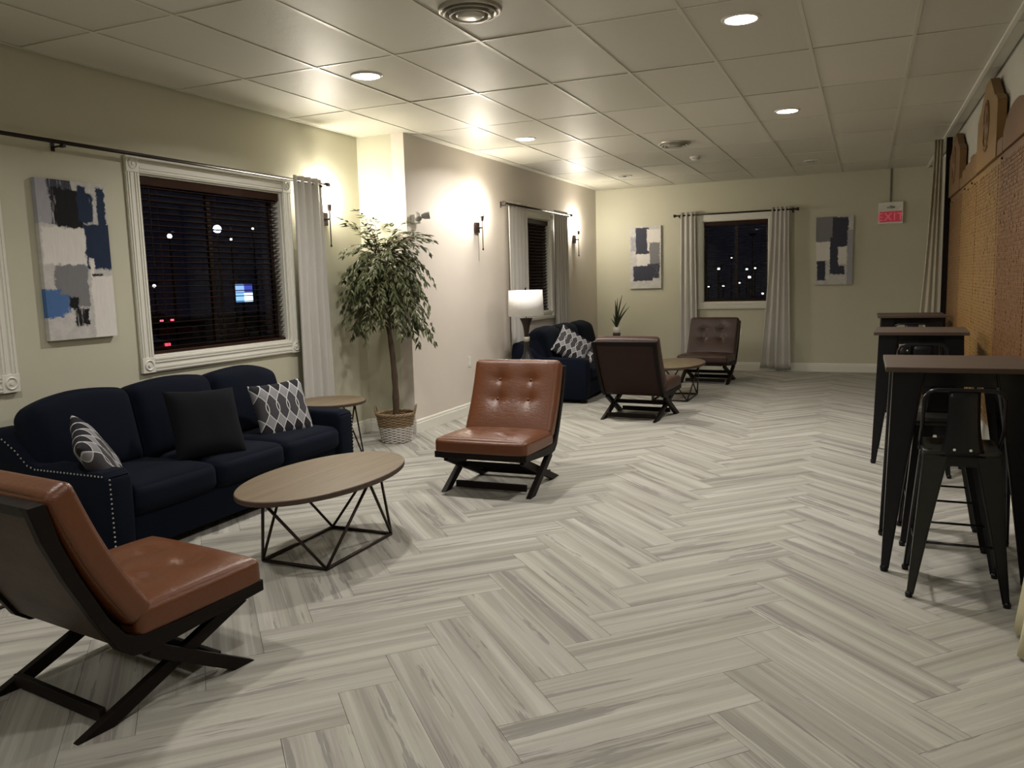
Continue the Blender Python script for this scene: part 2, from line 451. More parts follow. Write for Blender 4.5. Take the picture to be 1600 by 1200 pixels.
# windows ------------------------------------------------------------
def frame_mat(origin, axis_a, normal):
    """local (a, n, z): a along wall, n out of wall into room"""
    a, n = Vector((*axis_a, 0)), Vector((*normal, 0))
    return Matrix(((a.x, n.x, 0, origin[0]), (a.y, n.y, 0, origin[1]), (0, 0, 1, 0), (0, 0, 0, 1)))
def xf(bm, M): bmesh.ops.transform(bm, matrix=M, verts=bm.verts[:]); bmesh.ops.recalc_face_normals(bm, faces=bm.faces[:]); return bm
def window(idx, M, a0, a1, z0, z1, cw=.11, rosette=True, blind_tilt=8, mullions=1, label=None):
    W = bpy.data.objects.new('window_%d' % idx, None); link(W); struct(W)
    o = 3e-3
    def side(lo, hi, axis, name='casing'):
        b_ = B(); box(b_, lo, hi)
        w_ = Vector(hi) - Vector(lo)
        if axis == 'v':
            for f in (.14, .32, .68, .86): box(b_, (lo[0] + w_.x * f - .006, hi[1] - .001, lo[2] + .002), (lo[0] + w_.x * f + .006, hi[1] + .007, hi[2] - .002))
        else:
            for f in (.14, .32, .68, .86): box(b_, (lo[0] + .002, hi[1] - .001, lo[2] + w_.z * f - .006), (hi[0] - .002, hi[1] + .007, lo[2] + w_.z * f + .006))
        obj(name, xf(b_, M), TRIM, W)
    side((a0 - cw, o, z0), (a0, .022, z1), 'v'); side((a1, o, z0), (a1 + cw, .022, z1), 'v')
    side((a0, o, z1), (a1, .022, z1 + cw), 'h'); side((a0, o, z0 - cw), (a1, .022, z0), 'h')
    for a in (a0 - cw, a1):
        for z in (z0 - cw, z1):
            b_ = B(); box(b_, (a, o, z), (a + cw, .030, z + cw), bev=.003)
            c = (a + cw / 2, z + cw / 2)
            tube(b_, [(c[0] + .034 * math.cos(t), .031, c[1] + .034 * math.sin(t)) for t in [2 * PI * k / 20 for k in range(20)]], .006, 6, closed=True)
            tube(b_, [(c[0], .030, c[1]), (c[0], .038, c[1])], .012, 12)
            obj('rosette_block', xf(b_, M), TRIM, W)
    # jamb liner
    b_ = B(); d = -T + .002
    box(b_, (a0 + .0005, d, z0 + .0005), (a0 + .012, -.001, z1 - .0005)); box(b_, (a1 - .012, d, z0 + .0005), (a1 - .0005, -.001, z1 - .0005))
    box(b_, (a0 + .012, d, z0 + .0005), (a1 - .012, -.001, z0 + .012)); box(b_, (a0 + .012, d, z1 - .012), (a1 - .012, -.001, z1 - .0005))
    obj('jamb', xf(b_, M), TRIM, W)
    # sash frames + glass
    DARKF = MATS.get('sash') or simple('sash', (.035, .022, .018), .4)
    b_ = B(); q = .012; s = .035
    box(b_, (a0 + q, -.125, z0 + q), (a0 + q + s, -.10, z1 - q)); box(b_, (a1 - q - s, -.125, z0 + q), (a1 - q, -.10, z1 - q))
    box(b_, (a0 + q + s, -.125, z0 + q), (a1 - q - s, -.10, z0 + q + s)); box(b_, (a0 + q + s, -.125, z1 - q - s), (a1 - q - s, -.10, z1 - q))
    xs = [a0 + q + s + (a1 - a0 - 2 * q - 2 * s) * k / (mullions + 1) for k in range(1, mullions + 1)]
    for x in xs: box(b_, (x - .02, -.125, z0 + q + s), (x + .02, -.10, z1 - q - s))
    obj('sash_frame', xf(b_, M), DARKF, W)
    ed = [a0 + q + s] + xs + [a1 - q - s]
    for k in range(len(ed) - 1):
        b_ = B(); box(b_, (ed[k] + (.02 if k else 0), -.115, z0 + q + s), (ed[k + 1] - (.02 if k < len(ed) - 2 else 0), -.110, z1 - q - s)); obj('pane', xf(b_, M), GLASS, W)
    return W
def blind(label, M, a0, a1, z0, z1, tilt=6, depth=.048, wand=True):
    # the blind hangs in the opening at n = -.05
    t = thing('window_blind', label, 'blind', group='dark wooden window blinds')
    g = .016
    b_ = B(); box(b_, (a0 + g, -.085, z1 - .075), (a1 - g, -.012, z1 - .014), bev=.004); obj('valance', xf(b_, M), BLIND, t)
    b_ = B(); box(b_, (a0 + g, -.075, z0 + .014), (a1 - g, -.025, z0 + .034), bev=.003); obj('bottom_rail', xf(b_, M), BLIND, t)
    n = int((z1 - z0 - .12) / .0425); zz = [z0 + .06 + (z1 - z0 - .15) * k / (n - 1) for k in range(n)]
    b_ = B(); R = Matrix.Rotation(math.radians(tilt), 3, 'X')
    b_ = B(); box(b_, (a0 + g + .002, -depth / 2, -.0015), (a1 - g - .002, depth / 2, .0015), rot=R, piv=(0, 0, 0))
    xf(b_, M @ Matrix.Translation((0, -.05, 0)))
    first = obj('slat', b_, BLIND, t); first.location.z = zz[0]
    for z in zz[1:]:
        c = first.copy(); C.objects.link(c); c.parent = t; c.location.z = z
    for f in (.12, .5, .88):
        b_ = B(); x = a0 + (a1 - a0) * f
        for yy in (-.024, -.076): tube(b_, [(x, yy, z0 + .03), (x, yy, z1 - .07)], .0012, 5)
        obj('ladder_cord', xf(b_, M), BLIND, t)
    if wand:
        b_ = B(); x = a0 + (a1 - a0) * .06; tube(b_, [(x, -.006, z1 - .66), (x + .004, -.006, z1 - .07)], .004, 6); obj('tilt_wand', xf(b_, M), FRAMEW, t)
    return t
ML1 = frame_mat((XW1, 0), (0, 1), (1, 0)); ML2 = frame_mat((XW2, 0), (0, 1), (1, 0)); MB_ = frame_mat((0, YB), (1, 0), (0, -1))
window(1, ML1, *W1); window(2, ML2, *W2); window(3, MB_, *W3, cw=.105)
w0 = window(4, ML1, *W0)
blind('dark brown slatted blind in the big window above the navy sofa', ML1, *W1)
blind('dark brown slatted blind in window behind the white table lamp', ML2, *W2, tilt=48)
blind('dark brown slatted blind in the far end wall window with street lights', MB_, *W3, tilt=5)
# pale insulated panel and air conditioner closing the near window
b_ = B(); box(b_, (W0[0] + .013, -.06, 1.345), (W0[1] - .013, -.02, W0[3] - .013), bev=.004); box(b_, (W0[0] + .013, -.02, 1.335), (W0[1] - .013, -.008, 1.35)); o = obj('filler_panel', xf(b_, ML1), simple('filler_paint', (.62, .60, .48), .5), w0)
b_ = B(); box(b_, (W0[0] + .013, -.06, 1.045), (W0[1] - .013, -.025, 1.333), bev=.004); obj('grey_panel', xf(b_, ML1), simple('grey_panel_paint', (.40, .40, .39), .5), w0)

# curtain rods and curtains --------------------------------------------
def rod(label, M, a0, a1, z, off=.095, r=.0125, br=()):
    t = thing('curtain_rod', label, 'curtain rod', group='dark curtain rods')
    b_ = B(); tube(b_, [(a0, off, z), (a1, off, z)], r, 12); obj('pole', xf(b_, M), ROD, t, True)
    for a, s in ((a0, -1), (a1, 1)):
        b_ = B(); tube(b_, [(a, off, z), (a + s * .012, off, z), (a + s * .014, off, z), (a + s * .05, off, z)], r, 14, radii=[.015, .015, .021, .025]); obj('finial', xf(b_, M), ROD, t)
    for a in br:
        b_ = B(); box(b_, (a - .012, .002, z - .045), (a + .012, .007, z + .03)); tube(b_, [(a, .005, z - .02), (a, off, z - .02), (a, off, z - r)], .006, 8)
        box(b_, (a - .010, off - .016, z - .03), (a + .010, off + .016, z - r + .001)); obj('bracket', xf(b_, M), ROD, t)
    return t
rod('long black curtain rod above the large left window and canvas', ML1, 2.2, 6.26, 2.425, br=(3.60, 6.2))
rod('black curtain rod over the narrow window behind the lamp', ML2, 9.13, 11.50, 2.445, br=(9.2, 11.42))
rod('black curtain rod on the far end wall', MB_, -2.76, -.98, 2.455, br=(-2.72, -1.02))
def curtain(label, M, a0, a1, b0, b1, ztop, zbot, folds, mat=None, off=.095, amp=.034, name='curtain', ph=0., grom=True, group=None, flare=0, bulge=0.):
    t = thing(name, label, 'curtain', group=group)
    n = folds * 14; m = 26; b_ = B(); V = []
    for j in range(m + 1):
        v = j / m; z = ztop + (zbot - ztop) * v; row = []
        for i in range(n + 1):
            u = i / n; s = v ** .7
            e0 = a0 + (b0 - a0) * v ** 1.5; e1 = a1 + (b1 - a1) * v ** 1.5
            nz = noise.noise(Vector((u * 3 + ph, v * 1.5, 1.7)))
            a = e0 + (e1 - e0) * (u + .012 * nz * s)
            A_ = amp * (1 + .35 * s * math.sin(u * 9 + ph * 3 + v * 2))
            y = off + A_ * math.sin(2 * PI * folds * u + ph + .5 * nz * s) + flare * v ** 2 + .3 * A_ * math.sin(4 * PI * folds * u + 1) * s
            row.append(b_.verts.new((a, y, z + (.006 * math.sin(7 * u + ph) if j == m else 0))))
        V.append(row)
    for j in range(m):
        for i in range(n): b_.faces.new((V[j][i], V[j][i + 1], V[j + 1][i + 1], V[j + 1][i]))
    xf(b_, M)
    o = obj('drape', b_, mat or CURT, t, True); md = o.modifiers.new('thick', 'SOLIDIFY'); md.thickness = .0035
    if False:
        for k in range(folds * 2):
            u = (k + .5) / (folds * 2) if ph == 0 else ((k * PI - ph) / (2 * PI * folds)) % 1
            a = a0 + (a1 - a0) * u; g_ = B()
            tube(g_, [(a + .0, off + .025 * math.cos(q), ztop - .045 + .025 * math.sin(q)) for q in [2 * PI * i / 16 for i in range(16)]], .004, 6, closed=True)
            obj('grommet', xf(g_, M), ROD, t, True)
    return t
curtain('pale grey curtain hanging right of the big left window by a sconce', ML1, 5.80, 6.20, 5.76, 6.24, 2.465, .03, 4, ph=.3, amp=.026)
curtain('pale grey curtain left of the lamp window, behind the lampshade', ML2, 9.24, 9.84, 9.22, 9.80, 2.485, .03, 5, ph=.9, amp=.020, off=.075)
curtain('pale grey curtain right of the lamp window, beside the corner sconce', ML2, 10.88, 11.40, 10.85, 11.42, 2.485, .03, 5, ph=1.4, amp=.018, off=.07)
curtain('light grey curtain on the left of the end wall window', MB_, -2.70, -2.47, -2.72, -2.42, 2.50, .06, 3, ph=.2, amp=.014)
curtain('light grey curtain on the right of the end wall window', MB_, -1.32, -1.07, -1.47, -1.01, 2.50, .05, 4, ph=.7, amp=.014)
MC3 = Matrix.Identity(4)
curtain('beige floor length curtain at the end of the wooden board', Matrix(((1, 0, 0, 0), (0, -1, 0, 10.30), (0, 0, 1, 0), (0, 0, 0, 1))), .665, .752, .50, .785, 2.91, .03, 3, mat=CURTB, off=.07, amp=.011, grom=False, ph=.5)
curtain('cream curtain bottom at the right edge of the picture', Matrix(((0, 1, 0, .0), (1, 0, 0, 0), (0, 0, 1, 0), (0, 0, 0, 1))), 2.6, 3.72, 2.6, 3.72, 2.90, .02, 5, mat=CURTC, off=.80, amp=.03, grom=False, ph=0, flare=-.185)
b_ = B(); box(b_, (.785, 10.235, .001), (.842, 10.30, H - .024)); tag(obj('band', b_, FRAMEW), 'dark brown upright post between beige curtain and wooden board', 'band')  # dark upright band filling the gap between curtain and board
# conduit + exit sign
b_ = B(); tube(b_, [(.309, YB - .015, 2.481), (.309, YB - .015, H - .001)], .011, 10); tag(obj('conduit', b_, simple('conduit_paint', (.13, .12, .085), .5)), 'thin pipe running from ceiling down to the red exit sign', 'pipe')

# recessed lights and sconces -----------------------------------------
def recessed(x, y, mode, label):
    t = thing('recessed_light', label, 'ceiling light', (x, y, H), group='round recessed ceiling lights')
    b_ = B(); lathe(b_, [(.090, .004), (.090, -.005), (.094, -.007), (.110, -.003), (.112, .0), (.112, .004)], n=40); obj('trim_ring', b_, WHITEP, t, True)
    if mode:
        b_ = B(); lathe(b_, [(.0, -.009), (.080, -.008), (.0895, -.005), (.0895, .002), (0, .002)], n=40); obj('lens', b_, MATS.get('lamp_lens') or mk_emit('lamp_lens', LED_COL, 14), t)
        ld = bpy.data.lights.new('led', 'AREA'); ld.shape = 'DISK'; ld.size = .17; ld.energy = LED_W if mode == 1 else LED_W * .52; ld.color = LED_COL; ld.spread = math.radians(152)
        lo = bpy.data.objects.new('led_lamp', ld); link(lo, t); lo.location = (0, 0, -.0105)
    else:
        b_ = B(); lathe(b_, [(.078, -.004), (.066, .002), (.03, .005), (0, .005)], n=40); obj('lens', b_, CHROME, t, True)
        b_ = B(); lathe(b_, [(0, -.020), (.02, -.016), (.028, -.004), (.028, .004)], n=20); obj('bulb', b_, GREYP, t, True)
labs = ['lit round ceiling light nearest camera on the right', 'lit round ceiling light farther back on the right', 'lit round ceiling light above the brown oval table on left', 'lit round ceiling light in front of the middle wall sconce',
        'unlit round ceiling light near the far left corner', 'unlit round ceiling light near the far end wall, right', 'lit ceiling light above the camera on the right', 'lit ceiling light above the near sofa end', 'lit ceiling light behind the camera, right', 'lit ceiling light behind the camera, left']
for (x, y, m), lb in zip(LAMPS, labs): recessed(x, y, m, lb)
def sconce(M, a, z, label):
    t = thing('wall_sconce', label, 'sconce', group='black wall sconces with glowing bulbs')
    b_ = B(); box(b_, (a - .052, .001, z - .06), (a + .052, .028, z + .06), bev=.004); obj('backplate', xf(b_, M), BRONZE, t)
    b_ = B(); tube(b_, [(a, .028, z - .005), (a, .085, z - .005)], .010, 10); tube(b_, [(a, .085, z - .255), (a, .085, z + .13)], .0055, 8)
    tube(b_, [(a, .085, z - .262), (a, .085, z - .24)], .009, 8); obj('arm', xf(b_, M), BRONZE, t)
    b_ = B(); tube(b_, [(a, .085, z + .07), (a, .085, z + .125), (a, .085, z + .13)], .02, 14, radii=[.016, .021, .030]); obj('lamp_holder', xf(b_, M), BRONZE, t)
    b_ = B(); b2 = []
    pr = [(.0, .0), (.014, .0), (.016, .03), (.027, .06), (.030, .085), (.022, .11), (0, .122)]
    lathe(b_, [(r, z + .13 + q) for r, q in pr], (a, .085), 16); obj('bulb', xf(b_, M), MATS.get('sconce_bulb') or mk_emit('sconce_bulb', SCONCE_COL, SCONCE_W), t, True)
    b_ = B(); lathe(b_, [(.0, z + .131), (.05, z + .131), (.052, z + .30)], (a, .085), 24); obj('glass_shade', xf(b_, M), GLASSC, t, True)
    t.location = (0, 0, 0)
sconce(ML1, 6.325, 2.125, 'black wall sconce between the pale curtain and the tree')
sconce(ML2, 8.49, 2.125, 'black wall sconce in the middle of the bare grey wall')
sconce(ML2, 11.90, 2.115, 'black wall sconce near the far corner, right of the lamp window')

# paintings -------------------------------------------------------------
def painting_mat(name, bg, rects, seed):
    t = NT(name); uv = t.coord('UV'); s = seed * 3.7
    n1 = t.noise(t.mapping(uv, (1, 2, 1), (s, s, s)), 11, 8, .78).outputs['Color']; n2 = t.noise(t.mapping(uv, (22, 5, 1), (s, 0, 0)), 1.5, 4, .7).outputs[0]
    add = t.new('ShaderNodeVectorMath', operation='MULTIPLY_ADD'); t.inp(add, 0, n1); add.inputs[1].default_value = (.17, .09, 0); 
    off = t.new('ShaderNodeVectorMath', operation='SUBTRACT'); t.l.new(uv, off.inputs[0]); off.inputs[1].default_value = (.085, .045, 0); t.l.new(off.outputs[0], add.inputs[2])
    x, y, _ = t.sep(add.outputs[0])
    nb = t.noise(t.mapping(uv, (3, 6, 1), (s, 2, 0)), 2.2, 5, .65).outputs[0]
    c = t.mix(t.ramp(nb, [(.35, (0, 0, 0)), (.65, (1, 1, 1))]), (*[q * .78 for q in bg], 1), (*bg, 1))
    for (x0, y0, x1, y1, col, op) in rects:
        a = t.math('MINIMUM', t.math('SUBTRACT', x, x0), t.math('SUBTRACT', x1, x)); b = t.math('MINIMUM', t.math('SUBTRACT', y, y0), t.math('SUBTRACT', y1, y))
        b = t.math('MULTIPLY', b, 2.0)
        mk = t.math('MULTIPLY', t.math('MINIMUM', a, b), 60, clamp=True)
        if op < 1: mk = t.math('MULTIPLY', mk, t.ramp(n2, [(.5 - op * .35, (0, 0, 0)), (.62 - op * .3, (1, 1, 1))]))
        cv = t.mix(t.math('MULTIPLY', n2, .6), (*col, 1), (*[min(1, q * 1.5 + .01) for q in col], 1))
        c = t.mix(mk, c, cv)
    t.base(c); t.set(rough=.7, spec=.2); t.bump(n2, .25, .002); return t.m
BK, NV, GR, WH, BL, SL, MG = (.005, .005, .007), (.010, .021, .052), (.17, .17, .18), (.62, .60, .57), (.06, .13, .30), (.040, .042, .062), (.30, .30, .33)
def painting(label, M, a0, a1, z0, z1, mat, tilt=0):
    t = thing('canvas_painting', label, 'painting', group='abstract canvases in black, white and blue')
    b_ = B(); box(b_, (a0, .004, z0), (a1, .038, z1))
    l = b_.loops.layers.uv.verify()
    for f in b_.faces:
        for lp in f.loops: lp[l].uv = ((lp.vert.co.x - a0) / (a1 - a0), (lp.vert.co.z - z0) / (z1 - z0))
    obj('canvas', xf(b_, M), mat, t)
P1 = painting_mat('abstract_one', (.60, .58, .56), [(-.1, .72, .45, 1.1, MG, .7), (.15, .90, .5, 1.1, SL, .5), (.24, .70, .64, .95, BK, 1), (.18, .72, .35, .96, BK, .4), (.56, .74, .70, .98, NV, 1), (.66, .74, .80, .94, NV, .8), (.84, .7, .98, .98, NV, 1),
    (.62, .44, 1.1, .74, NV, 1), (.02, .47, .64, .71, WH, 1), (.14, .20, .63, .475, GR, 1), (.66, .38, .74, .52, WH, 1), (.68, .36, .86, .42, BK, .7), (-.1, .14, .22, .32, BL, .85), (.1, .16, .34, .29, BL, .6), (.32, .19, .46, .27, BK, .8), (.38, .08, .60, .20, BK, .5), (.66, -.1, 1.1, .40, WH, .9)], 1)
P2 = painting_mat('abstract_two', (.62, .61, .60), [(.18, .55, .64, .98, SL, 1), (.55, .60, .98, .95, WH, .8), (.62, .38, .97, .74, GR, .85), (.22, .36, .66, .56, WH, 1), (.10, .12, .74, .37, SL, 1), (.55, .16, .96, .40, SL, .6), (.02, .60, .2, .84, MG, .5)], 2)
P3 = painting_mat('abstract_three', (.60, .59, .58), [(-.1, .62, .58, 1.1, GR, 1), (.44, .55, .88, .99, SL, 1), (.0, .36, .40, .64, WH, 1), (.38, .16, .64, .70, SL, 1), (.04, .06, .28, .36, SL, .9), (.60, .30, .84, .56, WH, 1), (.45, .15, .80, .28, SL, 1), (.84, .0, 1.1, .8, MG, .6)], 3)
painting('large abstract canvas with navy and black blocks left of big window', ML1, 3.43, 3.925, 1.207, 2.204, P1)
painting('abstract canvas near the far left corner above the potted plant', MB_, -3.545, -3.03, 1.325, 2.326, P2)
painting('abstract canvas on the end wall between window curtain and exit sign', MB_, -.69, -.175, 1.317, 2.316, P3)
# exit sign
t = thing('exit_sign', 'white exit sign with glowing red panel on the end wall', 'sign', (.314, YB, 2.17))
b_ = B(); box(b_, (-.162, -.06, 0), (.162, -.001, .308), bev=.006); obj('housing', b_, WHITEP, t)
b_ = B(); box(b_, (-.142, -.064, .025), (.142, -.0605, .175)); obj('red_panel', b_, mk_emit('red_panel', (1, .10, .14), .13, (.26, .035, .045)), t)
fc = bpy.data.curves.new('exit_text', 'FONT'); fc.body = 'EXIT'; fc.size = .155; fc.extrude = .0012; fc.align_x = 'CENTER'; fc.space_character = 1.12
fo = bpy.data.objects.new('lettering_curve', fc); C.objects.link(fo); bpy.context.view_layer.update()
fm = bpy.data.meshes.new_from_object(fo.evaluated_get(bpy.context.evaluated_depsgraph_get())); bpy.data.objects.remove(fo); fm.materials.clear(); fm.materials.append(mk_emit('exit_letters', (1, .16, .22), .22, (.40, .10, .12)))
fo = bpy.data.objects.new('lettering', fm); link(fo, t); fo.location = (0, -.066, .046); fo.rotation_euler = (PI / 2, 0, 0)
b_ = B(); tube(b_, [(.0, -.075, .235), (.0, -.06, .235)], .02, 14); tube(b_, [(-.05, -.07, .232), (.05, -.07, .232)], .012, 8); obj('test_cap', b_, GREYP, t, True)
# emergency light
t = thing('emergency_light', 'small twin-head emergency light on the wall behind the tree top', 'emergency light', (XW2, 7.085, 2.135))
b_ = B(); box(b_, (.002, -.06, -.04), (.045, .06, .045), bev=.006); obj('housing', b_, WHITEP, t)
for y, d in ((-.055, Vector((.5, -.45, -.75))), (.085, Vector((.8, .4, .1)))):
    d.normalize(); p = Vector((.075, y, .035)); b_ = B()
    tube(b_, [Vector((.05, y * .6, .03)), p], .008, 8); tube(b_, [p - d * .03, p, p + d * .05, p + d * .055], .03, 16, radii=[.018, .03, .036, .033]); obj('lamp_head', b_, GREYP, t, True)
def outlet(M, a, z, label):
    t = thing('wall_outlet', label, 'outlet', group='white wall outlets')
    b_ = B(); box(b_, (a - .035, .001, z - .057), (a + .035, .007, z + .057), bev=.002); obj('plate', xf(b_, M), WHITEP, t)
    for s in (-.02, .02):
        b_ = B(); box(b_, (a - .016, .006, z + s - .014), (a + .016, .0085, z + s + .014)); obj('socket', xf(b_, M), TRIM, t)
outlet(ML2, 8.20, .60, 'white outlet low on the grey wall between tree and brown chair'); outlet(MB_, -1.80, .615, 'white outlet on the end wall beside the far brown chair')
# ceiling diffusers, smoke detector
def diffuser(x, y, label, r=.17):
    t = thing('air_diffuser', label, 'ceiling vent', (x, y, H), group='round ceiling air diffusers')
    b_ = B(); lathe(b_, [(.0, -.004), (r * .86, -.004), (r * .92, -.016), (r, -.012), (r * 1.02, .004)], n=48); obj('rim', b_, DIFF, t, True)
    for k, (a, z) in enumerate(((.74, -.026), (.54, -.034))):
        b_ = B(); lathe(b_, [(r * a, -.003), (r * (a + .06), z), (r * (a + .12), z - .003), (r * (a + .13), z + .003), (r * (a + .04), -.003)], n=48); obj('cone', b_, DIFF, t, True)
    b_ = B(); lathe(b_, [(0, -.040), (r * .40, -.038), (r * .47, -.030), (r * .45, -.004)], n=40); obj('cap', b_, DIFF, t, True)
diffuser(-1.985, 4.10, 'large round metal air vent on the ceiling nearest camera'); diffuser(-1.955, 9.08, 'round metal air vent farther back on the ceiling')
t = thing('smoke_detector', 'small white smoke detector just behind the farther ceiling vent', 'smoke detector', (-1.95, 10.22, H))
b_ = B(); lathe(b_, [(0, -.045), (.03, -.044), (.045, -.036), (.05, -.02), (.062, -.014), (.062, .003)], n=28); obj('cover', b_, WHITEP, t, True)
b_ = B(); tube(b_, [(.054 * math.cos(q), .054 * math.sin(q), -.022) for q in [2 * PI * k / 24 for k in range(24)]], .003, 6, closed=True); obj('vent_ring', b_, GREYP, t, True)

# ------------------------------------------------------------------ slipper chairs
def make_chair(label, loc, rotz):
    t = thing('slipper_chair', label, 'chair', loc, rotz, 'brown leather slipper chairs with crossed legs')
    # local: forward = +y, width along x. profile (f, z)
    outer = [(.418, .272), (.05, .240), (-.10, .228), (-.165, .238), (-.215, .275), (-.275, .375), (-.375, .575), (-.435, .72), (-.470, .842)]
    inner = [(-.412, .846), (-.378, .71), (-.325, .575), (-.24, .40), (-.185, .325), (-.15, .305), (-.11, .297), (.05, .296), (.418, .318)]
    for s in (-1, 1):
        b_ = B(); prism(b_, outer + inner, s * .350, s * .310, 0, .004); obj('side_rail', b_, FRAMEW, t)
    # back panel and seat underside, front rail, top rail
    inn2 = [(f + .012, z + .006) for f, z in outer]
    b_ = B(); po = [(-.165, .252), (-.205, .285), (-.262, .385), (-.360, .58), (-.420, .72), (-.448, .80)]
    prism(b_, po + [(f + .02, z + .01) for f, z in reversed(po)], -.309, .309, 0); obj('back_panel', b_, LEATHB, t)
    b_ = B(); prism(b_, [(-.450, .80), (-.470, .842), (-.412, .846), (-.398, .80)], -.3095, .3095, 0, .003); obj('top_rail', b_, FRAMEW, t)
    b_ = B(); prism(b_, [(.385, .270), (.418, .272), (.418, .318), (.385, .316)], -.3095, .3095, 0, .003); obj('front_rail', b_, FRAMEW, t)
    b_ = B(); box(b_, (-.309, -.15, .262), (.309, .384, .290)); obj('seat_base', b_, FRAMEW, t)
    # seat cushion
    bt = [(x, y, .042, .040) for x in (-.125, .125) for y in (-.10, .10)]
    b_ = B(); M = Matrix.Translation((0, .137, .347)) @ Matrix.Rotation(math.radians(1.5), 4, 'X')
    cushion(b_, (.70, .56, .112), .030, (.003, .008, .026), 38, M, bt); sc = obj('seat_cushion', b_, LEATH, t, True)
    for bx, by, *_ in bt:
        b_ = B(); q = M @ Vector((bx, by, .056 + .026 * (1 - (bx / .35) ** 4) * (1 - (by / .28) ** 4) - .040)); lathe(b_, [(0, .008), (.009, .006), (.012, 0), (.010, -.004)], n=12); bmesh.ops.translate(b_, vec=q, verts=b_.verts[:]); obj('button', b_, LEATH, sc, True)
    # back cushion: local x width, local y = up, local z = forward face
    ang = math.atan2(.846 - .31, -(-.412 + .15)); 
    upv = Vector((0, -.262, .536)).normalized(); fw = Vector((0, upv.z, -upv.y)); c = Vector((0, -.287, .595)) + fw * .052
    M = Matrix(((1, 0, 0, c.x), (0, upv.y, fw.y, c.y), (0, upv.z, fw.z, c.z), (0, 0, 0, 1)))
    bt = [(x, y, .034, .050) for x in (-.125, .125) for y in (-.02, .135)]
    b_ = B()
    def bend(p):
        k = (p.y + .28) / .56; p.z -= .020 * math.sin(PI * k); return p
    cushion(b_, (.70, .585, .105), .032, (.002, .006, .016), 34, M, bt, fn=bend); bmesh.ops.recalc_face_normals(b_, faces=b_.faces[:]); bc = obj('back_cushion', b_, LEATH, t, True)
    for bx, by, *_ in bt:
        b_ = B(); k = (by + .28) / .56; lathe(b_, [(0, .008), (.009, .006), (.012, 0), (.010, -.004)], n=12)
        bmesh.ops.transform(b_, matrix=M @ Matrix.Translation((bx, by, .0525 + .016 * (1 - (by / .29) ** 4) - .020 * math.sin(PI * k) - .032)), verts=b_.verts[:]); obj('button', b_, LEATH, bc, True)
    # crossed legs
    for s in (-1, 1):
        def slant(p0, p1, wd, x0, x1, name):
            a, b2 = Vector(p0), Vector(p1); d = (b2 - a).normalized(); n = Vector((-d.y, d.x))
            b_ = B(); h = wd / 2
            # cut foot horizontally at z = 0
            def at0(off):
                q = a + n * off; k = (0 - q.y) / d.y; return q + d * k
            prism(b_, [tuple(at0(-h)), tuple(at0(h)), tuple(b2 + n * h), tuple(b2 - n * h)], x0, x1, 0, .003); obj(name, b_, FRAMEW, t)
        xo = s * .349; xi = s * .311
        slant((-.300, .0), (.352, .262), .050, s * .309, s * .276, 'leg')
        slant((.300, .0), (-.10, .232), .050, s * .349, s * .3105, 'leg')
    for (f, z0, z1) in ((-.252, .020, .068), (.235, .020, .068), (.055, .128, .170)):
        b_ = B(); xx = .2755
        box(b_, (-xx, f - .012, z0), (xx, f + .012, z1), bev=.003); obj('stretcher', b_, FRAMEW, t)
    return t
ch = make_chair('brown leather slipper chair nearest camera, seen from behind, left foreground', (-2.62, 2.105, 0), math.radians(-7.5))
copy_tree(ch, 'tan brown tufted slipper chair facing camera in the middle of the floor', (-2.43, 5.33, 0), PI + math.radians(1))
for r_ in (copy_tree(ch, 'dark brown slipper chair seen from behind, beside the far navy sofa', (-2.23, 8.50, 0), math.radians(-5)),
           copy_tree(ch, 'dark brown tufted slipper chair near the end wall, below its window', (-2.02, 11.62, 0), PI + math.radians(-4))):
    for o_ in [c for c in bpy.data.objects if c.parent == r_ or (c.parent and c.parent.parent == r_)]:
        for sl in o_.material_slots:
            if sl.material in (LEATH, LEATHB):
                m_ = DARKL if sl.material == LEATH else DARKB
                sl.link = 'OBJECT'; sl.material = m_

